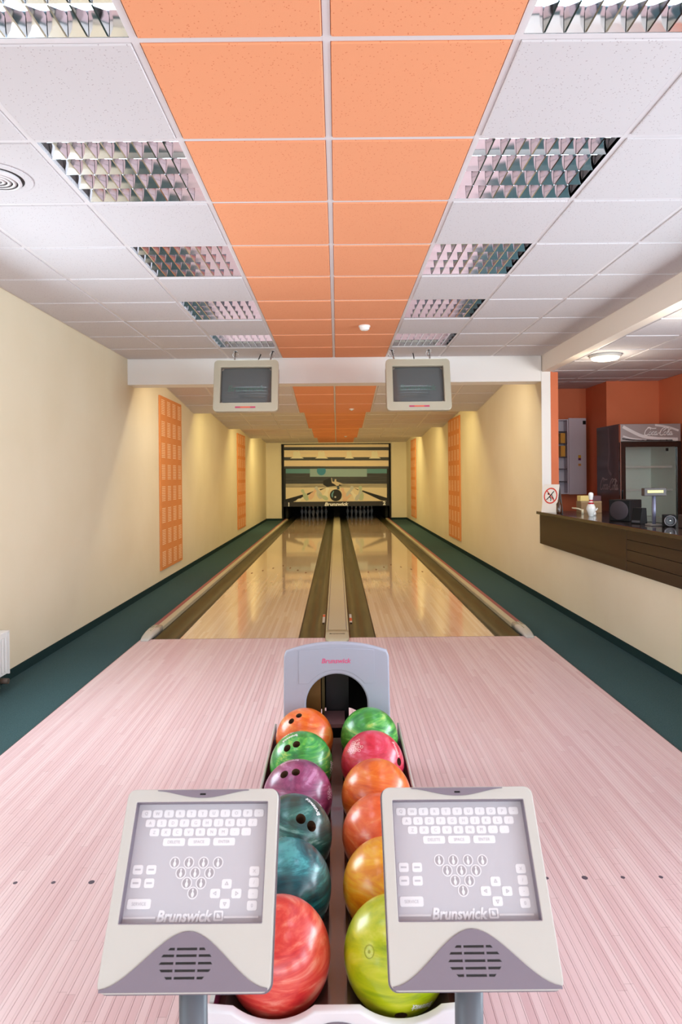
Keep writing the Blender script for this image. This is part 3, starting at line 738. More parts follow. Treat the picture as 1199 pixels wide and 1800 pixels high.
# ------------------------------------------------------------------ monitors
def monitor(x, z, label):
    t = thing('hanging_monitor', label, 'monitor', (x, 6.36, z), (math.radians(-13), 0, 0), 'monitors hanging above the lanes')
    W, H = 0.617, 0.52
    plate('bezel', [rrect(-W/2, W/2, -H/2, H/2, 0.035), rrect(-0.255, 0.255, -0.183, 0.198, 0.006)], 0.05, M_bez, t, (0, 0.0, 0), bevel=0.006)
    plate('bezel_inset', [rrect(-0.262, 0.262, -0.190, 0.205, 0.004), rrect(-0.243, 0.243, -0.172, 0.188, 0.012)], 0.02, mat('bezel_inner_dark', (96, 88, 78), 0.4), t, (0, 0.012, 0))
    n = 14; b = B(); G = []
    for i in range(n+1):
        u = -1+2*i/n; G.append([b.verts.new((u*0.252, 0.004+0.022*(u*u+v*v*0.8)/1.8, 0.008+v*0.190)) for v in [-1+2*j/n for j in range(n+1)]])
    for i in range(n):
        for j in range(n): f = b.faces.new((G[i][j], G[i+1][j], G[i+1][j+1], G[i][j+1])); f.smooth = True
    scr = obj('screen', b, M_tvglass, t)
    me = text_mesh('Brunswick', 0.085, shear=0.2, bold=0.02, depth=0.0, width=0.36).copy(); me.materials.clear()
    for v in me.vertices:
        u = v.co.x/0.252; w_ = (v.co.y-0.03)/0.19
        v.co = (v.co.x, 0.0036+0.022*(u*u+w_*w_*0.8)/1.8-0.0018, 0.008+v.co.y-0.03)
    link('screen_lettering', me, M_scrtxt, scr)  # faint green lettering laid just in front of the screen glass
    rings = []
    for yy, wx, hz, zo in ((0.022, W/2-0.002, H/2-0.002, 0), (0.18, W/2-0.003, H/2-0.030, 0.026), (0.36, W/2-0.02, H/2-0.075, 0.062), (0.50, W/2-0.08, H/2-0.13, 0.08)):
        rings.append([(a, yy, c+zo) for a, c in rrect(-wx, wx, -hz, hz, 0.03)])
    obj('shell', loft(B(), rings, smooth=False), M_tvbody, t)
    st = obj('name_strip', bx(-0.098, 0.098, -0.0285, -0.0262, -0.2335, -0.2175), mat('pink_strip', (190, 70, 100), 0.4), t)
    obj('strip_centre', bx(-0.048, 0.048, -0.0295, -0.0286, -0.2325, -0.2185), mat('orange_strip', (222, 110, 84), 0.4), st)
    # hangers: rods from the ceiling to the shell (in the tilted frame)
    R = Matrix.Rotation(math.radians(13), 4, 'X')
    def loc(wx, wy, wz): return tuple(R @ Vector((wx-x, wy-6.36, wz-z)))
    for sx in (-0.175, 0.175):
        h = obj('hanger', cyl(B(), loc(x+sx*1.15, 7.02, CZ-0.001), loc(x+sx, 6.70, z+0.20), 0.008, seg=10), M_chrome, t)
        obj('hook', tube_path(B(), [loc(x+sx*1.15+0.03*math.cos(q), 7.02, CZ-0.04+0.03*math.sin(q)) for q in [k*PI/6 for k in range(11)]], 0.005), M_chrome, h)
        obj('ceiling_plate', cyl(B(), loc(x+sx*1.15, 7.02, CZ-0.001), loc(x+sx*1.15, 7.02, CZ-0.008), 0.028, seg=16), M_chrome, h)
    obj('cable', tube_path(B(), [loc(*p) for p in ((x+0.05, 7.2, CZ-0.004), (x+0.045, 7.08, CZ-0.07), (x+0.03, 6.86, CZ-0.18), (x+0.02, 6.76, z+0.16))], 0.006), M_black, t)
monitor(-0.877, 2.32, 'boxy champagne-framed monitor hanging over the left lane')
monitor(0.804, 2.316, 'boxy champagne-framed monitor hanging over the right lane')

# ------------------------------------------------------------------ radiator
t = thing('radiator', 'low white ribbed radiator on the left wall', 'radiator', (XL, 3.15, 0))
obj('radiator_panel', bx(0.012, 0.085, 0, 1.36, 0.085, 0.375), M_radi, t, bevel=0.006)
for k in range(30): 
    y = 0.05+k*0.044
    if k == 0: rb = obj('rib', bx(0.084, 0.096, -0.012, 0.012, 0.105, 0.345), M_radi, t, (0, y, 0), bevel=0.005)
    else:
        q = rb.copy(); C.objects.link(q); q.location = (0, y, 0)
obj('top_grille', bx(0.010, 0.098, -0.004, 1.364, 0.372, 0.384), M_radi, t, bevel=0.003)
obj('side_cover', bx(0.010, 0.098, 1.355, 1.364, 0.085, 0.384), M_radi, t)
obj('valve', cyl(B(), (0.05, 1.30, 0.0), (0.05, 1.30, 0.085), 0.012), M_steel, t); obj('valve_knob', cyl(B(), (0.05, 1.30, 0.05), (0.12, 1.30, 0.05), 0.022, 0.018), mat('valve_brown', (90, 76, 66), 0.5), t)
obj('valve', cyl(B(), (0.05, 1.20, 0.0), (0.05, 1.20, 0.085), 0.010), M_steel, t)

# ------------------------------------------------------------------ ball return
BRX = -0.008; BR0 = 1.366; BP = 0.218; BRAD = 0.108; BXO = 0.122
def bz(y): return 0.422+0.0165*(y-BR0)
R_ = thing('ball_return', 'grey and white ball return rack with arched hood', 'ball return', (BRX, 0, 0))
# hood
HY = 2.60
arch = [(0.130*math.cos(PI*i/24), 0.513+0.130*math.sin(PI*i/24)) for i in range(25)]+[(-0.130, 0.30), (0.130, 0.30)]
top = [(0.205*(1-2*i/20), 0.755-0.036*(abs(1-2*i/20))**2.2) for i in range(21)]
top[0] = (0.197, 0.722); top[-1] = (-0.197, 0.722)
outl = [(0.212, 0.02), (0.203, 0.705)]+top+[(-0.203, 0.705), (-0.212, 0.02)]
plate('hood_face', [outl, arch], 0.030, M_greyp, R_, (0, HY+0.015, 0), bevel=0.007)
ins = [(0.150, 0.60), (0.150, 0.732), (0, 0.740), (-0.150, 0.732), (-0.150, 0.60), (-0.118, 0.60)]+[(0.142*math.cos(a), 0.513+0.142*math.sin(a)) for a in [PI*(0.79-0.58*i/20) for i in range(21)]]+[(0.118, 0.60)]
plate('hood_inset', [ins], 0.003, M_greyp, R_, (0, HY-0.0002, 0), bevel=0.001)
text('lettering', 'Brunswick', 0.026, M_pinkt, R_, (0, HY-0.0022, 0.690), shear=0.2, bold=0.025, width=0.118)
def hoodring(y, wv, zt, ht):
    return [(wv, y, 0.01), (wv, y, zt-0.03)]+[(wv*(1-2*i/8)*0.97, y, zt-ht*abs(1-2*i/8)**2) for i in range(9)]+[(-wv, y, zt-0.03), (-wv, y, 0.01)]
obj('hood_shell', loft(B(), [hoodring(HY+0.03, 0.198, 0.742, 0.03), hoodring(HY+0.25, 0.195, 0.655, 0.03), hoodring(HY+0.5, 0.18, 0.53, 0.04), hoodring(HY+0.62, 0.15, 0.30, 0.05)], cap=False, smooth=False), M_greyd, R_)
obj('hood_liner', loft(B(), [hoodring(HY+0.03, 0.194, 0.738, 0.03), hoodring(HY+0.25, 0.191, 0.651, 0.03), hoodring(HY+0.5, 0.176, 0.526, 0.04), hoodring(HY+0.61, 0.146, 0.296, 0.05)], cap=False, smooth=False), M_darkpit, R_)
o = obj('inner_guide', bx(-0.125, -0.066, HY+0.10, HY+0.12, 0.30, 0.60), mat('ochre_guide', (120, 84, 36), 0.5), R_); o['label'] = 'ochre guide panel inside the arch'
obj('inner_bracket', bx(-0.062, -0.050, HY+0.11, HY+0.125, 0.30, 0.61), mat('olive_guide', (84, 70, 34), 0.5), R_)
obj('lift_box', bx(-0.045, 0.05, HY+0.14, HY+0.2, 0.30, 0.60), mat('dark_lift', (30, 29, 34), 0.4), R_)
obj('ramp_block', bx(-0.052, 0.032, HY-0.02, HY+0.13, 0.43, 0.444), mat('mauve_ramp', (120, 88, 92), 0.3), R_)
for sx in (-0.098, 0.098): obj('hood_clip', bx(sx-0.004, sx+0.004, HY-0.006, HY-0.0005, 0.470, 0.482), M_chrome, R_)
# tray: two concave beds and a centre ridge
def trayprof(y, y_out):
    zc = bz(y); pts = []
    rb = 0.1205; zz = zc+0.0121
    for i in range(17):
        a = math.radians(180+32+(360-64-180)*i/16); pts.append((-BXO+rb*math.cos(a), zz+rb*math.sin(a)))
    for i in range(17):
        a = math.radians(180+32+(360-64-180)*i/16); pts.append((BXO+rb*math.cos(a), zz+rb*math.sin(a)))
    pts.append((0.2385, zc-0.06)); pts.append((0.2385, zc-0.15)); pts.append((-0.2385, zc-0.15)); pts.append((-0.2385, zc-0.06))
    return [(x, y_out, z) for x, z in pts]
obj('tray', loft(B(), [trayprof(1.256, 1.256), trayprof(2.58, 2.58)], smooth=False), M_tray, R_)
for sx in (-1, 1):
    x0, x1 = sorted((sx*0.239, sx*0.246)); b = B()
    v = [b.verts.new(p) for p in ((x0, 1.256, 0.25), (x1, 1.256, 0.25), (x1, 2.58, 0.27), (x0, 2.58, 0.27), (x0, 1.256, bz(1.256)-0.01), (x1, 1.256, bz(1.256)-0.01), (x1, 2.58, bz(2.58)+0.0), (x0, 2.58, bz(2.58)+0.0))]
    for f in ((0,3,2,1),(4,5,6,7),(0,1,5,4),(1,2,6,5),(2,3,7,6),(3,0,4,7)): b.faces.new([v[i] for i in f])
    o = obj('side_rail', b, M_magenta, R_, bevel=0.002); o['label'] = 'dark magenta side rail'
    b = B(); cyl(b, (sx*0.2425, 1.256, bz(1.256)-0.008), (sx*0.2425, 2.58, bz(2.58)+0.002), 0.0045, seg=10); obj('rail_trim', b, M_cream, R_)
# front bumper with two scallops
def sc(cx): return [(cx+0.128*math.cos(a), 0.5065+0.128*math.sin(a)) for a in [math.radians(x) for x in [222+96*i/20 for i in range(21)]]]
zt = 0.4105
l = [(-0.262, 0.20), (-0.262, zt-0.012), (-0.250, zt)]+[p for p in sc(-BXO) if p[1] < zt]+[p for p in sc(BXO) if p[1] < zt]+[(0.250, zt), (0.262, zt-0.012), (0.262, 0.20)]
plate('front_bumper', [l], 0.020, mat('white_bumper', (236, 233, 238), 0.35), R_, (0, 1.243, 0), bevel=0.004)
plate('bumper_emblem', [[(0.068*math.cos(PI*i/24), 0.335+0.055*math.sin(PI*i/24)) for i in range(25)]], 0.006, M_mauve, R_, (0, 1.231, 0), bevel=0.0015)
obj('pedestal', bx(-0.17, 0.17, 1.30, 2.50, 0.0008, 0.268), M_greyd, R_, bevel=0.01)

# ------------------------------------------------------------------ balls
def ray(px, py):
    a = px-VX; b = py-VY; return Vector(((a-ROLL*b)/F, 1, -(b+ROLL*a)/F)).normalized()
def hit(c, px, py):
    o = Vector((0, 0, CAMZ)); d = ray(px, py); oc = o-c; bb = oc.dot(d); q = bb*bb-(oc.dot(oc)-BRAD**2)
    t = -bb-math.sqrt(q) if q > 0 else -bb
    return (o+d*t-c).normalized()
def tang(n, ang):
    u = Vector((1, 0, 0)); u = (u-n*u.dot(n)).normalized(); v = n.cross(u)
    if v.z+v.y < 0: v = -v
    t1 = u*math.cos(ang)+v*math.sin(ang); t2 = -u*math.sin(ang)+v*math.cos(ang); return t1, t2
def wrap(name, me, m, parent, n, ang):
    me = me.copy(); me.materials.clear(); me.materials.append(m); t1, t2 = tang(n, ang)
    b = bmesh.new(); b.from_mesh(me); bmesh.ops.triangulate(b, faces=b.faces)
    for v in b.verts: v.co = (n+(t1*v.co.x+t2*v.co.y)/BRAD).normalized()*(BRAD+0.0007)
    b.to_mesh(me); b.free(); return link(name, me, None, parent)
def ball(k, side, cols, label, holes=(), marks=(), hr=0.0128, scale=6):
    y = BR0+BP*k; c = Vector((BRX+side*BXO, y, bz(y)))
    t = thing('bowling_ball', label, 'bowling ball', c, group='bowling balls on the return rack')
    b = B(); bmesh.ops.create_uvsphere(b, u_segments=72, v_segments=40, radius=BRAD)
    me = bpy.data.meshes.new('ball_body'); b.to_mesh(me); b.free()
    tmp = bpy.data.objects.new('tmp', me); C.objects.link(tmp); cut = []
    for h in holes:
        n = hit(c, *h[:2]); r = h[2] if len(h) > 2 else hr
        cb = B(); cyl(cb, n*(BRAD-0.045), n*(BRAD+0.02), r, seg=28); m2 = bpy.data.meshes.new('c'); cb.to_mesh(m2); cb.free()
        co = bpy.data.objects.new('cutter', m2); C.objects.link(co); cut.append(co)
        md = tmp.modifiers.new('b', 'BOOLEAN'); md.operation = 'DIFFERENCE'; md.object = co; md.solver = 'EXACT'
    if cut:
        dg = bpy.context.evaluated_depsgraph_get(); me2 = bpy.data.meshes.new_from_object(tmp.evaluated_get(dg))
        for co in cut: bpy.data.objects.remove(co)
    else: me2 = me
    bpy.data.objects.remove(tmp)
    me2.materials.clear(); mm = marble('ball_%s' % label.split(' bowling')[0].replace(' ', '_'), cols, scale)
    me2.materials.append(mm); me2.materials.append(M_hole)
    for p in me2.polygons:
        p.use_smooth = True
        if p.center.length < BRAD*0.985: p.material_index = 1
    me2.name = 'ball_body'
    try:
        b = bmesh.new(); b.from_mesh(me2)
        for e in b.edges:
            if len(e.link_faces) == 2 and e.link_faces[0].material_index != e.link_faces[1].material_index: e.smooth = False
        b.to_mesh(me2); b.free()
    except Exception: pass
    link('ball_body', me2, None, t)
    for mk_ in marks:
        n = hit(c, mk_[1], mk_[2])
        if mk_[0] == 'text': wrap('lettering', text_mesh(mk_[4], 0.021, bold=0.02, depth=0.0, width=mk_[5]), mk_[6], t, n, mk_[3])
        elif mk_[0] == 'rings':
            for q in range(9):
                a = 2.4*q; rr = 0.0065*math.sqrt(q)
                wrap('emblem_ring', flat_mesh('r', [circ(rr*math.cos(a), rr*math.sin(a), 0.0052, 14), circ(rr*math.cos(a), rr*math.sin(a), 0.0034, 14)], 0), mk_[4], t, n, mk_[3])
        elif mk_[0] == 'plug_glint':
            wrap('plug_glint_ring', flat_mesh('r', [circ(0, 0, 0.0115, 28), circ(0, 0, 0.0102, 28)], 0), mk_[4], t, n, 0)
            wrap('plug_glint_centre', flat_mesh('r', [circ(0, 0, 0.003, 12)], 0), mk_[4], t, n, 0)
W = M_wtxt; pale = mat('faded_lettering', (226, 196, 214), 0.4); palep = mat('pale_pink_mark', (246, 190, 186), 0.4); olive = mat('olive_mark', (158, 164, 30), 0.4)
ball(0, -1, [(214, 44, 48), (232, 66, 58), (240, 92, 76), (250, 140, 120)], 'coral red bowling ball at the front of the left row')
ball(1, -1, [(4, 52, 66), (8, 88, 98), (16, 112, 120), (70, 164, 168)], 'blue teal bowling ball, second from the front in the left row', marks=[('plug_glint', 497, 1470, 0, W)])  # small white glint painted on this ball as a ring and dot
ball(2, -1, [(4, 44, 46), (12, 78, 76), (40, 112, 104), (140, 186, 178)], 'dark green teal bowling ball with two large finger holes', holes=[(529, 1439, 0.0135), (548, 1452, 0.0135)],
     marks=[('text', 550, 1416, -0.75+PI, 'Brunswick', 0.062, W), ('text', 557, 1409, -0.75+PI, 'VIZ-A-BALL', 0.050, W)], scale=4.5)
ball(3, -1, [(118, 44, 92), (150, 62, 112), (166, 78, 126), (206, 136, 178)], 'purple bowling ball with two finger holes in the left row', holes=[(499.5, 1361), (520, 1357)],
     marks=[('text', 508, 1339, PI+0.1, 'Brunswick', 0.062, pale), ('rings', 580, 1394, 0, pale)])
ball(4, -1, [(28, 120, 44), (44, 156, 66), (86, 186, 74), (186, 220, 100)], 'light green bowling ball with two finger holes in the left row', holes=[(504.6, 1315), (521, 1308)],
     marks=[('text', 509, 1297, PI+0.25, 'Brunswick', 0.058, W), ('text', 506, 1292, PI+0.25, 'VIZ-A-BALL', 0.045, W), ('rings', 583, 1348, 0, W)])
ball(5, -1, [(226, 84, 16), (242, 108, 28), (248, 128, 48), (252, 168, 96)], 'bright orange bowling ball with finger holes, farthest in the left row', holes=[(512, 1267.5, 0.0115), (525.4, 1257.6, 0.0115)])
ball(0, 1, [(150, 176, 6), (184, 202, 8), (206, 216, 20), (224, 226, 70)], 'lime yellow bowling ball at the front of the right row', holes=[(705, 1786)], marks=[('plug_glint', 649, 1673, 0, olive), ('text', 742, 1770, PI-0.45, 'Brunswick', 0.052, W)], scale=3.5)
ball(1, 1, [(226, 132, 6), (240, 158, 14), (244, 176, 24), (250, 200, 84)], 'amber yellow bowling ball, second from the front in the right row')
ball(2, 1, [(224, 76, 28), (238, 98, 44), (244, 112, 58), (250, 150, 96)], 'reddish orange bowling ball, third from the front in the right row')
ball(3, 1, [(218, 84, 14), (236, 106, 28), (244, 122, 36), (248, 156, 84)], 'plain orange bowling ball behind the reddish orange one')
ball(4, 1, [(196, 22, 56), (222, 38, 70), (230, 56, 92), (240, 104, 134)], 'crimson bowling ball with a pale ring emblem', holes=[(702, 1339)], marks=[('rings', 624, 1308, 0.3, palep), ('rings', 619, 1316, 1.3, palep), ('rings', 628, 1315, 2.0, palep), ('text', 697, 1317, -1.1, 'Brunswick', 0.055, palep)])
ball(5, 1, [(22, 120, 44), (54, 160, 56), (104, 194, 86), (176, 218, 106)], 'leaf green bowling ball, farthest in the right row')

# ------------------------------------------------------------------ scoring consoles
SL = 0.289; KANG = math.atan2(0.234, 0.17); KY, KZ = 1.0, CAMZ-0.793
def KU(cx, cy, Xc=-0.241):                                   # keypad crop -> panel coordinates
    px = 200+cx/3.997; py = 1390+cy/3.997; a = px-VX; b = py-VY; a0 = a-ROLL*b; b0 = (b+ROLL*a)/F
    t = (0.793-b0)/(0.234+0.17*b0); return a0*(1+0.17*t)/F-Xc, t*SL
def console(Xc, label):
    t = thing('scoring_console', label, 'console', (Xc, KY, KZ), (KANG, 0, 0), 'scoring consoles in front of the ball rack')
    hw = 0.1345; FTX = 0.008
    rings = []
    for z, k, yo in ((-0.045, 0.045, 0.03), (-0.036, 0.012, 0.008), (-0.010, 0.0, 0.0), (-0.003, 0.0, 0.0), (0.0, 0.003, 0.003)):
        rings.append([(x, y, z) for x, y in rrect(-hw+k, hw-k, yo, SL-yo, 0.014)])
    b = B(); loft(b, rings[:4], smooth=False)
    obj('body', b, M_mauved, t)
    face = rrect(-hw+0.0035, hw-0.0035, 0.0035, SL-0.003, 0.012)
    sx, y0, y1 = 0.1165, 0.0885, 0.2685
    plate('faceplate', [face, rrect(-sx, sx, y0, y1, 0.003)], 0.010+FTX, M_cream, t, (0, 0, 0.0025+FTX/2), (0, 0, 0), bevel=0.0015)
    # lower grille hill and top lens, both grey
    def hill(n=28):
        pts = []
        for i in range(n+1):
            u = -1+2*i/n; pts.append((u*(hw-0.0065), 0.0075+0.0725*(0.5+0.5*math.cos(PI*abs(u)**0.92))**0.86))
        return pts[::-1]
    slots = []; rows_ = [(0.0575, 0.031), (0.0490, 0.0405), (0.0395, 0.043), (0.0303, 0.041), (0.0213, 0.032)]
    for yy, w_ in rows_:
        for a, c in ((-w_, -0.0185), (-0.0165, 0.0165), (0.0185, w_)):
            sl = 0.004 if abs(a) == w_ or c == w_ else 0
            l_ = (a+(sl if a == -w_ else 0)); r_ = (c-(sl if c == w_ else 0))
            slots.append([(a, yy-0.0022 if yy < 0.04 else yy-0.0022), (c, yy-0.0022), (r_, yy+0.0022), (l_, yy+0.0022)] if yy > 0.035 else [(l_, yy-0.0022), (r_, yy-0.0022), (c, yy+0.0022), (a, yy+0.0022)])
    plate('grille_panel', [hill()+[(-hw+0.0065, 0.0045), (hw-0.0065, 0.0045)]]+slots, 0.0026, M_mauve, t, (0, 0, 0.0088+FTX), (0, 0, 0), bevel=0.0006)
    link('grille_backing', flat_mesh('grille_backing', [circ(0, 0.0385, 0.0455, 36, ry=0.028)], 0.0003), M_blackg, t, (0, 0, 0.0078+FTX))
    lens = [(-0.080+0.160*i/24, SL-0.004-0.0115*(0.5-0.5*math.cos(2*PI*i/24))**0.8) for i in range(25)]
    plate('top_lens', [lens+[(0.080, SL-0.0035), (-0.080, SL-0.0035)]], 0.0022, M_mauve, t, (0, 0, 0.0086+FTX), (0, 0, 0), bevel=0.0005)
    obj('indicator', bx(-0.005, 0.005, SL-0.0115, SL-0.0090, 0.0096+FTX, 0.0103+FTX), M_black, t)
    # recess walls + keypad
    b = B(); r = 0.0025
    for a in ((-sx, -sx+r, y0, y1), (sx-r, sx, y0, y1), (-sx+r, sx-r, y0, y0+r), (-sx+r, sx-r, y1-r, y1)): box(b, a[0], a[1], a[2], a[3], -0.004, 0.0068+FTX)
    obj('recess_rim', b, M_mauve, t)
    obj('keypad', bx(-sx+r, sx-r, y0+r, y1-r, -0.0035, -0.0022), M_keypad, t)
    zk = -0.0018
    kc = {}
    def key(u, v, w_, h_, s=None, tri=None):
        kk = (w_, h_)
        if kk not in kc: kc[kk] = flat_mesh('key', [rrect(-w_/2, w_/2, -h_/2, h_/2, 0.003)], 0.001, 0.0003)
        k = link('key', kc[kk], M_key, t, (u, v, zk))
        if s: text('key_lettering', s, 0.0072 if len(s) == 1 else 0.0066, M_keytxt, k, (0, 0, 0.0008), (0, 0, 0), depth=0.0001)
        if tri is not None:
            a = tri; q = [(0.0038*math.cos(a+x), 0.0038*math.sin(a+x)) for x in (0, 2.1, 4.2)]; q2 = [(x*0.45, y*0.45) for x, y in q]
            link('key_arrow', flat_mesh('a', [q, q2], 0.0002), M_keytxt, k, (0, 0, 0.0008))
        return k
    kw, kh = 0.0162, 0.0114
    for cy, xa_, xb_, chars in ((157, 230, 1020, 'QWERTYUIOP-'), (223, 257, 975, 'ASDFGHJKL/'), (288, 285, 930, 'ZXCVBNM,.')):
        ua, va = KU(xa_, cy); ub, vb = KU(xb_, cy); n = len(chars)
        for i, ch in enumerate(chars): key(ua+(ub-ua)*i/(n-1), (va+vb)/2, kw, kh, ch)
    for cx, s in ((422, 'DELETE'), (598, 'SPACE'), (775, 'ENTER')): u, v = KU(cx, 357); key(u, KU(598, 357)[1], 0.0375, 0.0114, s)
    for cx, cy in ((168, 553), (262, 553), (152, 648), (247, 648)):
        u, v = KU(cx, cy); k = key(u, v, kw, 0.0132); obj('key_lettering', bx(-0.0048, 0.0048, -0.0012, 0.0012, 0.0007, 0.0009), M_keytxt, k)
    u, v = KU(175, 795); key(u, v, 0.0385, 0.0138, 'SERVICE')
    for cx, cy, ch in ((988, 562, 'X'), (985, 642, '/'), (978, 722, '-'), (970, 805, '0')): u, v = KU(cx, cy); key(u, v, kw, 0.0132, ch)
    for cx, cy, a in ((793, 652, PI/2), (711, 720, PI), (861, 720, 0), (779, 792, -PI/2)): u, v = KU(cx, cy); key(u, v, kw, 0.0132, None, a)
    rm = flat_mesh('key_rim', [circ(0, 0, 0.0088, 28), circ(0, 0, 0.0072, 28)], 0.0008); dm = flat_mesh('pin_key', [circ(0, 0, 0.0072, 28)], 0.0008)
    pm_ = [(x*0.9, y) for x, y in [(0.0012, -0.0062), (0.0027, -0.003), (0.0028, -0.0012), (0.0012, 0.0016), (0.0010, 0.0026), (0.0017, 0.0046), (0.0010, 0.0060)]]
    pmesh = flat_mesh('pin_symbol', [pm_+[(-x, y) for x, y in pm_[::-1]]], 0.0004)
    for cx, cy in [(x, 503) for x in (428, 527, 630, 732)]+[(x, 575) for x in (470, 570, 672)]+[(x, 647) for x in (511, 612)]+[(553, 717)]:
        u, v = KU(cx, cy); k = link('pin_key', dm, mat('pin_key_grey', (166, 160, 166), 0.4), t, (u, v, zk))
        link('key_rim', rm, M_key, k, (0, 0, 0)); link('pin_symbol', pmesh, M_key, k, (0, 0, 0.0006))
    u0, v0 = KU(62, 890); u1, v1 = KU(1015, 890); ul, _ = KU(300, 880); ur, _ = KU(692, 880); us, vs = KU(734, 880)
    vv = (v0+v1)/2
    obj('keypad_line', bx(u0, ul-0.002, vv-0.0014, vv+0.0014, zk-0.0003, zk+0.0003), M_key, t); obj('keypad_line', bx(us+0.009, u1, vv-0.0014, vv+0.0014, zk-0.0003, zk+0.0003), M_key, t)
    text('lettering', 'Brunswick', 0.022, M_key, t, ((ul+ur)/2, vv+0.002, zk+0.0002), (0, 0, 0), shear=0.22, bold=0.035, width=ur-ul)
    link('logo_square', flat_mesh('l', [rrect(-0.0078, 0.0078, -0.0072, 0.0072, 0.002), rrect(-0.0052, 0.0052, -0.0046, 0.0046, 0.001)], 0.0006), M_key, t, (us, vv+0.002, zk+0.0002))
    link('logo_mark', flat_mesh('l', [[(-0.003, -0.003), (0.0032, -0.003), (0.0032, -0.0012), (-0.001, 0.0034), (-0.003, 0.0034)]], 0.0006), M_key, t, (us, vv+0.002, zk+0.0002))
    # post, expressed in the tilted frame
    R = Matrix.Rotation(-KANG, 4, 'X')
    def loc(dy, z): return tuple(R @ Vector((0, dy-KY, z-KZ)))
    obj('post', cyl(B(), loc(1.060, 0.012), loc(1.060, 0.652), 0.0228, seg=32), M_post, t)
    obj('post_foot', cyl(B(), loc(1.060, 0.0008), loc(1.060, 0.014), 0.075, seg=32), M_post, t)
    obj('mount', cyl(B(), loc(1.066, 0.652), loc(1.100, 0.705), 0.021, seg=24), M_mauved, t)
console(-0.241, 'tilted cream and grey scoring keypad console, left of the two')
console(0.2075, 'tilted cream and grey scoring keypad console, right of the two')

# ------------------------------------------------------------------ counter
CT = 1.017
t = thing('bar_counter', 'dark wood bar counter on the right half wall', 'counter', (0, 0, 0))
obj('counter_top', bx(2.268, 3.02, 2.2, YB-0.014, CT-0.032, CT), M_ctop, t, bevel=0.004)
for (ya, yb) in ((5.20, YB-0.014), (3.0, 5.196), (2.2, 2.996)):
    for z0, z1 in (((0.65, 0.735), (0.738, 0.823), (0.826, 0.905), (0.908, 0.984)) if ya < 5.2 else ((0.65, 0.984),)):
        obj('fascia_board', bx(2.307, 2.3445, ya, yb, z0, z1), M_darkw, t, bevel=0.0015)
obj('counter_back', bx(2.50, 2.52, 2.2, YB-0.014, 0.0, 0.984), M_darkw, t)
def onc(px, py, z=CT):
    a = px-VX; b = py-VY; d = (CAMZ-z)*F/(b+ROLL*a); return ((a-ROLL*b)*d/F, d)
# folded sign
t = thing('folded_sign', 'white folded card with a red prohibition ring', 'sign', (2.345, 7.10, CT), (0, 0, math.radians(-56)))
def sgn(y, sgnv):   # local: ridge along x; front panel normal -y
    return math.atan2(0.31, 0.05)*1
la = math.atan2(0.31, 0.055)
f = plate('front_panel', [rrect(-0.10, 0.10, 0, 0.31, 0.004)], 0.002, mat('sign_white', (238, 234, 230), 0.5), t, (0, -0.055, 0.001), (la, 0, 0))
plate('back_panel', [rrect(-0.10, 0.10, 0, 0.31, 0.004)], 0.002, mat('sign_grey', (128, 124, 122), 0.5), t, (0, 0.055, 0.001), (PI-la, 0, 0))
link('prohibition_ring', flat_mesh('r', [circ(0, 0.185, 0.088, 40), circ(0, 0.185, 0.074, 40)], 0.001), mat('sign_red', (216, 58, 44), 0.5), f, (0, 0, 0.0018))
bm = ribbon([[(-0.052, 0.237), (0.052, 0.133)]], 0.012); obj('prohibition_bar', bm, MATS['sign_red'], f, (0, 0, 0.0022))
for st, wv in (([(0.040, 0.235), (0.012, 0.205), (-0.012, 0.175), (-0.050, 0.138)], 0.010), ([(-0.012, 0.175), (0.012, 0.150), (0.006, 0.128)], 0.010), ([(0.012, 0.20), (0.030, 0.172), (0.046, 0.150)], 0.008)):
    obj('figure_limb', ribbon([st], wv), M_black, f, (0, 0, 0.0030))
link('figure_head', flat_mesh('h', [circ(-0.028, 0.205, 0.011, 16)], 0.0006), M_black, f, (0, 0, 0.003))

def glassmat():
    m = bpy.data.materials.new('clear_glass'); m.use_nodes = True; nt = m.node_tree; N = nt.nodes; N.remove(N['Principled BSDF'])
    a = N.new('ShaderNodeBsdfTransparent'); a.inputs[0].default_value = (0.98, 1.0, 0.99, 1); g = N.new('ShaderNodeBsdfGlossy'); g.inputs['Roughness'].default_value = 0.03
    fr = N.new('ShaderNodeFresnel'); fr.inputs[0].default_value = 1.5; mx = N.new('ShaderNodeMixShader')
    nt.links.new(fr.outputs[0], mx.inputs[0]); nt.links.new(a.outputs[0], mx.inputs[1]); nt.links.new(g.outputs[0], mx.inputs[2]); nt.links.new(mx.outputs[0], N['Material Output'].inputs[0]); return m
M_glass = glassmat()
x, y = onc(982, 900.5)
t = thing('drinking_glass', 'clear drinking glass with a dark rim behind the folded sign', 'glass', (x-0.03, y+0.05, CT))
obj('glass_wall', lathe(B(), [(0, 0.001), (0.026, 0.001), (0.034, 0.14), (0.032, 0.14), (0.024, 0.01), (0, 0.008)], 24), M_glass, t)
obj('dark_rim', lathe(B(), [(0.0335, 0.138), (0.0365, 0.138), (0.0365, 0.146), (0.0335, 0.146), (0.0335, 0.138)], 24), M_black, t)
x, y = onc(989, 903)
tag(obj('brown_bottle', lathe(B(), [(0, 0), (0.026, 0.001), (0.028, 0.02), (0.028, 0.10), (0.014, 0.125), (0.012, 0.15), (0, 0.15)], 20), mat('brown_glass', (66, 38, 22), 0.15, coat=0.6), None, (x-0.03, y+0.02, CT+0.0005)), 'small dark brown bottle beside the cardboard box', 'bottle')
t = thing('cardboard_box', 'tan cardboard box standing behind the white pin', 'box', (2.715, 7.02, CT+0.0005))
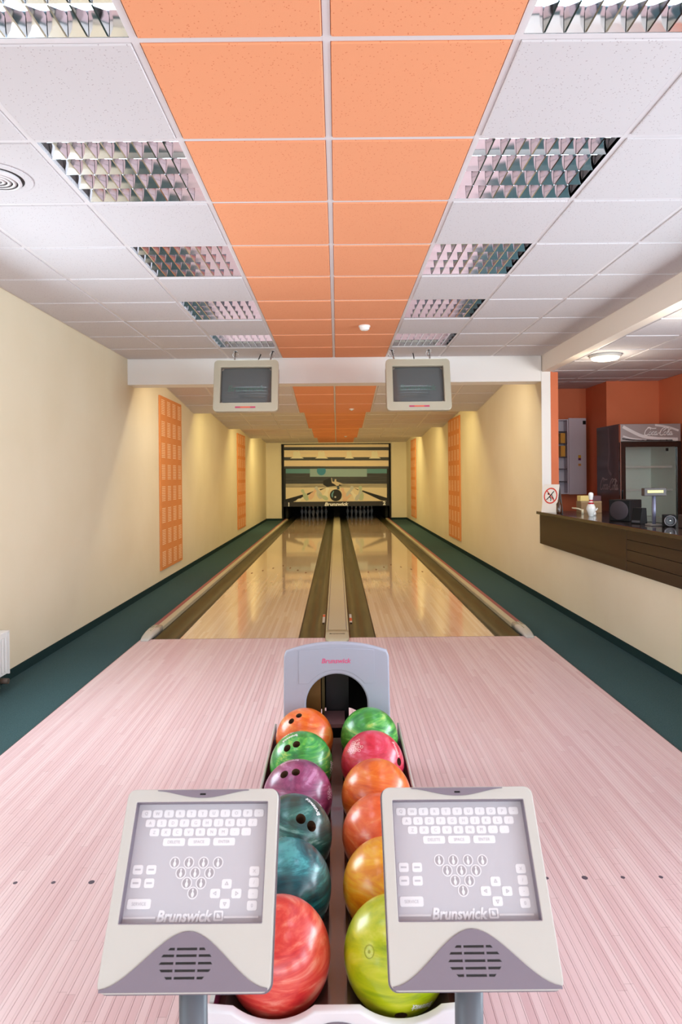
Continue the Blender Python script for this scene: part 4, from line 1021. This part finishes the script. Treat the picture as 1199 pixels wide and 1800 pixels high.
obj('carton', bx(-0.11, 0.11, -0.07, 0.07, 0, 0.125), mat('cardboard', (148, 118, 84), 0.8), t, bevel=0.002); obj('tape', bx(-0.11, 0.11, -0.0708, -0.0703, 0.112, 0.124), mat('tape_tan', (170, 140, 98), 0.5), t)
tag(obj('yellow_box', bx(-0.055, 0.055, -0.05, 0.05, 0, 0.058), mat('pale_yellow', (226, 200, 120), 0.5), None, (2.662, 7.02, CT+0.1265), bevel=0.002), 'pale yellow box on top of the cardboard box', 'box')
tag(obj('maroon_box', bx(-0.052, 0.052, -0.05, 0.05, 0, 0.056), mat('maroon', (84, 34, 40), 0.5), None, (2.775, 7.02, CT+0.1265), bevel=0.002), 'dark maroon box beside the pale yellow one', 'box')
x, y = onc(1022, 904)
b = B(); tube_path(b, [(x-0.05, y+0.12, CT+0.06), (x-0.01, y+0.06, CT+0.055), (x+0.02, y+0.02, CT+0.04)], 0.008); cyl(b, (x+0.02, y+0.02, CT+0.001), (x+0.02, y+0.02, CT+0.05), 0.012)
tag(obj('paper_holder', b, mat('ivory', (216, 204, 176), 0.5)), 'small ivory stand in front of the cardboard box', 'stand')
make_pin('small white trophy bowling pin with red neck bands on the counter', (2.476, 6.35, CT+0.0005), 0.62).scale = (1.2, 1.2, 1.0)
t = thing('figurine', 'tiny white figurine behind the trophy pin', 'figurine', (2.56, 6.50, CT+0.0005))
obj('figure_body', lathe(B(), [(0, 0), (0.022, 0.001), (0.026, 0.02), (0.016, 0.05), (0.012, 0.058), (0.016, 0.07), (0.010, 0.082), (0, 0.084)], 18), M_pin, t)
obj('figure_arm', tube_path(B(), [(0.01, 0, 0.045), (0.028, 0, 0.055), (0.040, 0, 0.075)], 0.006), M_pin, t)
# speakers
def speaker_box(name, label, x, y, rz, w_, d_, h_, cone, m=M_black, cm=None):
    t = thing(name, label, 'speaker', (x, y, CT+0.0005), (0, 0, rz))
    obj('cabinet', bx(-w_/2, w_/2, 0, d_, 0, h_), m, t, bevel=0.006)
    b = B(); lathe(b, [(cone, 0), (cone, 0.008), (cone*0.88, 0.010), (cone*0.3, 0.001), (0, 0.004)] if cm else [(cone, 0), (cone, 0.006), (cone*0.92, 0.011), (0, 0.013)], 36)
    obj('driver' if cm else 'grille', b, cm or mat('speaker_cloth', (58, 48, 52), 0.85), t, (0, -0.001, h_*0.5), (PI/2, 0, 0)); return t
s = speaker_box('subwoofer', 'black box subwoofer with round cloth front on the counter', 2.46, 5.68, math.radians(-52), 0.19, 0.21, 0.185, 0.083)
s2 = thing('desk_speaker', 'small black angled speaker right of the subwoofer', 'speaker', (2.455, 5.36, CT+0.0005), (0, 0, math.radians(-62)))
b = B(); v = [b.verts.new(p) for p in ((-.045,0,0),(.045,0,0),(.045,.09,0),(-.045,.09,0),(-.045,.025,.13),(.045,.025,.13),(.045,.08,.13),(-.045,.08,.13))]
for f in ((0,3,2,1),(4,5,6,7),(0,1,5,4),(1,2,6,5),(2,3,7,6),(3,0,4,7)): b.faces.new([v[i] for i in f])
obj('cabinet', b, M_black, s2, bevel=0.004)
obj('grille', bx(-.038, .038, -0.003, 0.0, .01, .12), mat('speaker_grey', (74, 70, 74), 0.6), s2, (0, 0.003, 0), (math.radians(-11), 0, 0))
s3 = speaker_box('satellite_speaker', 'small silver ringed satellite speaker at the right end of the counter', 2.565, 5.02, math.radians(-18), 0.088, 0.085, 0.092, 0.036, M_black, mat('driver_dark', (46, 44, 48), 0.3))
obj('driver_ring', lathe(B(), [(0.036, 0.006), (0.041, 0.006), (0.041, 0.012), (0.036, 0.012), (0.036, 0.006)], 32), mat('dull_silver', (130, 126, 130), 0.3, metal=0.7), s3, (0, -0.001, 0.046), (PI/2, 0, 0))
obj('driver_cap', lathe(B(), [(0.009, 0), (0.007, 0.006), (0, 0.009)], 16), M_chrome, s3, (0, -0.005, 0.046), (PI/2, 0, 0))
s4 = tag(obj('dark_case', bx(-0.05, 0.05, -0.05, 0.05, 0, 0.10), mat('dark_brown_case', (44, 30, 30), 0.5), None, (2.62, 4.86, CT+0.0005), bevel=0.004), 'dark brown case at the right frame edge on the counter', 'case')
# customer display
x, y = onc(1150, 924)
t = thing('customer_display', 'grey pole display with a yellow lit strip on the counter', 'display', (x, y, CT+0.0005))
obj('pole', cyl(B(), (0, 0, 0.012), (0, 0, 0.235), 0.0135, seg=24), mat('blue_grey_pole', (112, 112, 134), 0.35, metal=0.3), t)
obj('foot', bx(-0.05, 0.05, -0.05, 0.05, 0, 0.013), mat('foot_grey', (120, 112, 108), 0.5), t, bevel=0.004)
obj('display_head', bx(-0.088, 0.088, -0.026, 0.026, 0.235, 0.298), mat('head_brown', (66, 56, 54), 0.5), t, bevel=0.005)
obj('display_strip', bx(-0.062, 0.062, -0.0275, -0.0262, 0.260, 0.280), mat('lit_strip', (226, 208, 120), 0.4, emit=((230, 210, 120), 0.08)), t)
b = tube_path(B(), [(2.50, 5.45, CT+0.005), (2.56, 5.33, CT+0.016), (2.66, 5.28, CT+0.006), (2.64, 5.18, CT+0.014), (2.60, 5.10, CT+0.005)], 0.003)
tag(obj('speaker_cable', b, M_black), 'thin black cable curling behind the small speakers', 'cable')

# ------------------------------------------------------------------ fridge
FX0, FX1, FY0, FY1, FZ = 3.265, 3.965, 7.50, 8.17, 2.008
t = thing('drinks_fridge', 'tall dark glass-door drinks fridge against the orange wall', 'fridge', (FX0, FY0, 0))
Wf, Df = FX1-FX0, FY1-FY0
m_side = mat('fridge_dark_side', (66, 50, 52), 0.35, coat=0.3)
b = box(B(), 0, 0.03, 0.03, Df, 0.0, FZ); box(b, Wf-0.03, Wf, 0.03, Df, 0, FZ); box(b, 0.03, Wf-0.03, Df-0.03, Df, 0, FZ); box(b, 0.03, Wf-0.03, 0.03, Df-0.03, FZ-0.2, FZ); box(b, 0.03, Wf-0.03, 0.03, Df-0.03, 0, 0.2)
obj('cabinet', b, m_side, t)
m_in = mat('fridge_liner', (236, 240, 232), 0.5)
b = box(B(), 0.0305, 0.045, 0.04, Df-0.031, 0.201, FZ-0.201); box(b, Wf-0.045, Wf-0.0305, 0.04, Df-0.031, 0.201, FZ-0.201); box(b, 0.045, Wf-0.045, Df-0.045, Df-0.031, 0.201, FZ-0.201); box(b, 0.045, Wf-0.045, 0.04, Df-0.046, 0.201, 0.21)
obj('liner', b, m_in, t)
z_h = 1.805
hd = obj('header_sign', bx(0.005, Wf-0.005, -0.012, 0.029, z_h, FZ-0.004), mat('header_silver', (150, 142, 142), 0.3, metal=0.2), t, bevel=0.004)
for pts, wv, m in (([(0.03, z_h+0.17), (0.12, z_h+0.12), (0.25, z_h+0.06), (0.42, z_h+0.03), (0.66, z_h+0.02)], 0.035, mat('swoosh_white', (206, 200, 200), 0.3)), ([(0.03, z_h+0.06), (0.14, z_h+0.03), (0.3, z_h+0.015)], 0.016, MATS['swoosh_white']), ([(0.02, z_h+0.03), (0.2, z_h+0.012), (0.6, z_h+0.010)], 0.012, M_black), ([(0.40, z_h+0.185), (0.55, z_h+0.16), (0.67, z_h+0.12)], 0.022, MATS['swoosh_white'])):
    bm = ribbon([smooth_poly(pts)], wv); obj('swoosh', bm, m, hd, (0, -0.0130, 0), (PI/2, 0, 0))
def script_word():
    S = []
    def add(p, dx=0, k=1): S.append(smooth_poly([(a*k+dx, b*k) for a, b in p]))
    bigC = [(0.86, 0.80), (0.80, 1.02), (0.55, 1.10), (0.25, 0.85), (0.08, 0.45), (0.10, 0.08), (0.35, -0.04), (0.62, 0.10), (0.80, 0.30)]
    o_ = [(0.28, 0.50), (0.08, 0.38), (0.02, 0.15), (0.12, 0.0), (0.30, 0.08), (0.40, 0.30), (0.30, 0.48), (0.36, 0.42), (0.52, 0.40)]
    c_ = [(0.36, 0.42), (0.24, 0.50), (0.06, 0.34), (0.02, 0.12), (0.14, 0.0), (0.34, 0.10), (0.46, 0.26)]
    a_ = [(0.34, 0.42), (0.18, 0.48), (0.02, 0.26), (0.06, 0.02), (0.20, 0.04), (0.36, 0.40), (0.32, 0.10), (0.40, 0.0), (0.54, 0.18)]
    l_ = [(0.02, 0.12), (0.26, 0.60), (0.30, 1.0), (0.18, 0.98), (0.08, 0.45), (0.10, 0.05), (0.22, 0.0), (0.36, 0.16)]
    add(bigC, 0); add([(0.0, 1.25), (0.3, 1.32), (0.9, 1.12), (1.5, 1.15)], 0.35, 0.9); add(o_, 0.72); add(c_, 1.16); add(a_, 1.58)
    S.append([(2.14, 0.26), (2.34, 0.32)])
    add(bigC, 2.36); add([(0.5, 0.62), (0.9, 1.0), (1.35, 1.05), (1.7, 0.8)], 2.36); add(o_, 3.06); add(l_, 3.52); add(a_, 3.90)
    return S
def script(name, m, parent, loc, rot, width, pen=0.085):
    k = width/4.45; S = [[((a-2.2+0.18*b)*k, (b-0.45)*k) for a, b in st] for st in script_word()]
    return obj(name, ribbon(S, pen*k*1.25), m, parent, loc, rot)
script('header_lettering', mat('script_silver', (226, 222, 222), 0.35), hd, (Wf*0.62, -0.0145, z_h+0.105), (PI/2, 0, 0), 0.33)
script('side_lettering', mat('script_grey', (164, 148, 148), 0.5), t, (-0.0012, 0.32, 1.30), (PI/2, 0, -PI/2), 0.52)
bm = ribbon([smooth_poly([(-0.32, 1.98), (-0.30, 1.7), (-0.33, 1.5), (-0.24, 1.42)])], 0.035); obj('side_swoosh', bm, mat('side_swoosh', (104, 86, 88), 0.35), t, (-0.0008, 0, 0), (PI/2, 0, -PI/2))
d_ = obj('door_frame', flat_mesh('door_frame', [rrect(0.0, Wf, 0.12, z_h-0.008, 0.006), rrect(0.058, Wf-0.045, 0.19, z_h-0.062, 0.01)], 0.04) and B(), M_blackg, t) if False else plate('door', [rrect(0.0, Wf, 0.12, z_h-0.008, 0.006), rrect(0.058, Wf-0.045, 0.19, z_h-0.062, 0.01)], 0.036, M_blackg, t, (0, 0.010, 0), bevel=0.003)
obj('door_glass', bx(0.055, Wf-0.042, 0.008, 0.012, 0.187, z_h-0.059), M_glass, d_, (0, 0, 0)).matrix_parent_inverse = Matrix.Identity(4)
bpy.data.objects['door_glass'].parent = t
obj('door_handle', bx(0.012, 0.026, -0.035, -0.009, 0.75, 1.25), M_blackg, t, bevel=0.004)
obj('door_trim', bx(-0.001, 0.004, -0.012, 0.03, 0.12, FZ-0.01), M_chrome, t)
for z in (0.55, 0.90, 1.23, 1.50):
    sh = obj('shelf', bx(0.047, Wf-0.047, 0.10, 0.106, z, z+0.022), M_cream, t)
    b = B()
    for k in range(13): box(b, 0.06+k*0.047, 0.064+k*0.047, 0.106, Df-0.05, z+0.004, z+0.008)
    box(b, 0.047, Wf-0.047, Df-0.055, Df-0.05, z+0.002, z+0.01)
    tag(obj('shelf_wires', b, M_cream, sh), kind='stuff')
obj('thermostat_label', bx(0.53, 0.56, 0.006, 0.0075, z_h-0.115, z_h-0.08), M_black, t)
obj('plinth', bx(0.0, Wf, 0.0, 0.029, 0.001, 0.115), M_black, t)

# wall cabinet with an open door
t = thing('wall_cabinet', 'open white metal wall cabinet on the back orange wall', 'cabinet', (2.79, 8.859, 0))
mw = mat('cabinet_white', (208, 200, 210), 0.45)
b = box(B(), 0, 0.31, -0.012, -0.001, 1.17, 2.17); box(b, 0, 0.012, -0.15, -0.012, 1.17, 2.17); box(b, 0.298, 0.31, -0.15, -0.012, 1.17, 2.17); box(b, 0.012, 0.298, -0.15, -0.012, 2.158, 2.17); box(b, 0.012, 0.298, -0.15, -0.012, 1.17, 1.182)
obj('carcass', b, mw, t)
for z in (1.33, 1.50, 1.66, 1.84, 2.0): obj('shelf', bx(0.013, 0.297, -0.14, -0.013, z, z+0.012), mat('cabinet_shelf', (70, 52, 58), 0.5), t)
d_ = obj('door', bx(0.0, 0.25, -0.012, 0.012, 1.165, 2.185), mw, t, (0.312, -0.158, 0), (0, 0, math.radians(10)), bevel=0.003)
obj('door_label', bx(0.20, 0.245, -0.0135, -0.0125, 2.10, 2.15), M_black, d_)
for z, c_, h_ in ((1.67, (212, 160, 50), 0.04), (1.635, (110, 50, 90), 0.03), (1.56, (214, 150, 70), 0.03)):
    obj('door_sticker', bx(0.13, 0.17, -0.0135, -0.0125, z-h_/2, z+h_/2), mat('sticker_%d' % c_[2], c_, 0.5), d_)
tag(obj('yellow_binder', bx(-0.03, 0.03, -0.05, 0.05, 0, 0.145), mat('yellow_binder', (214, 150, 30), 0.5), None, (3.035, 8.775, 1.6725), bevel=0.002), 'lower yellow binder standing in the open wall cabinet', 'binder')
tag(obj('yellow_binder', bx(-0.03, 0.03, -0.05, 0.05, 0, 0.135), MATS['yellow_binder'], None, (3.035, 8.775, 1.8525), bevel=0.002), 'upper yellow binder standing in the open wall cabinet', 'binder')
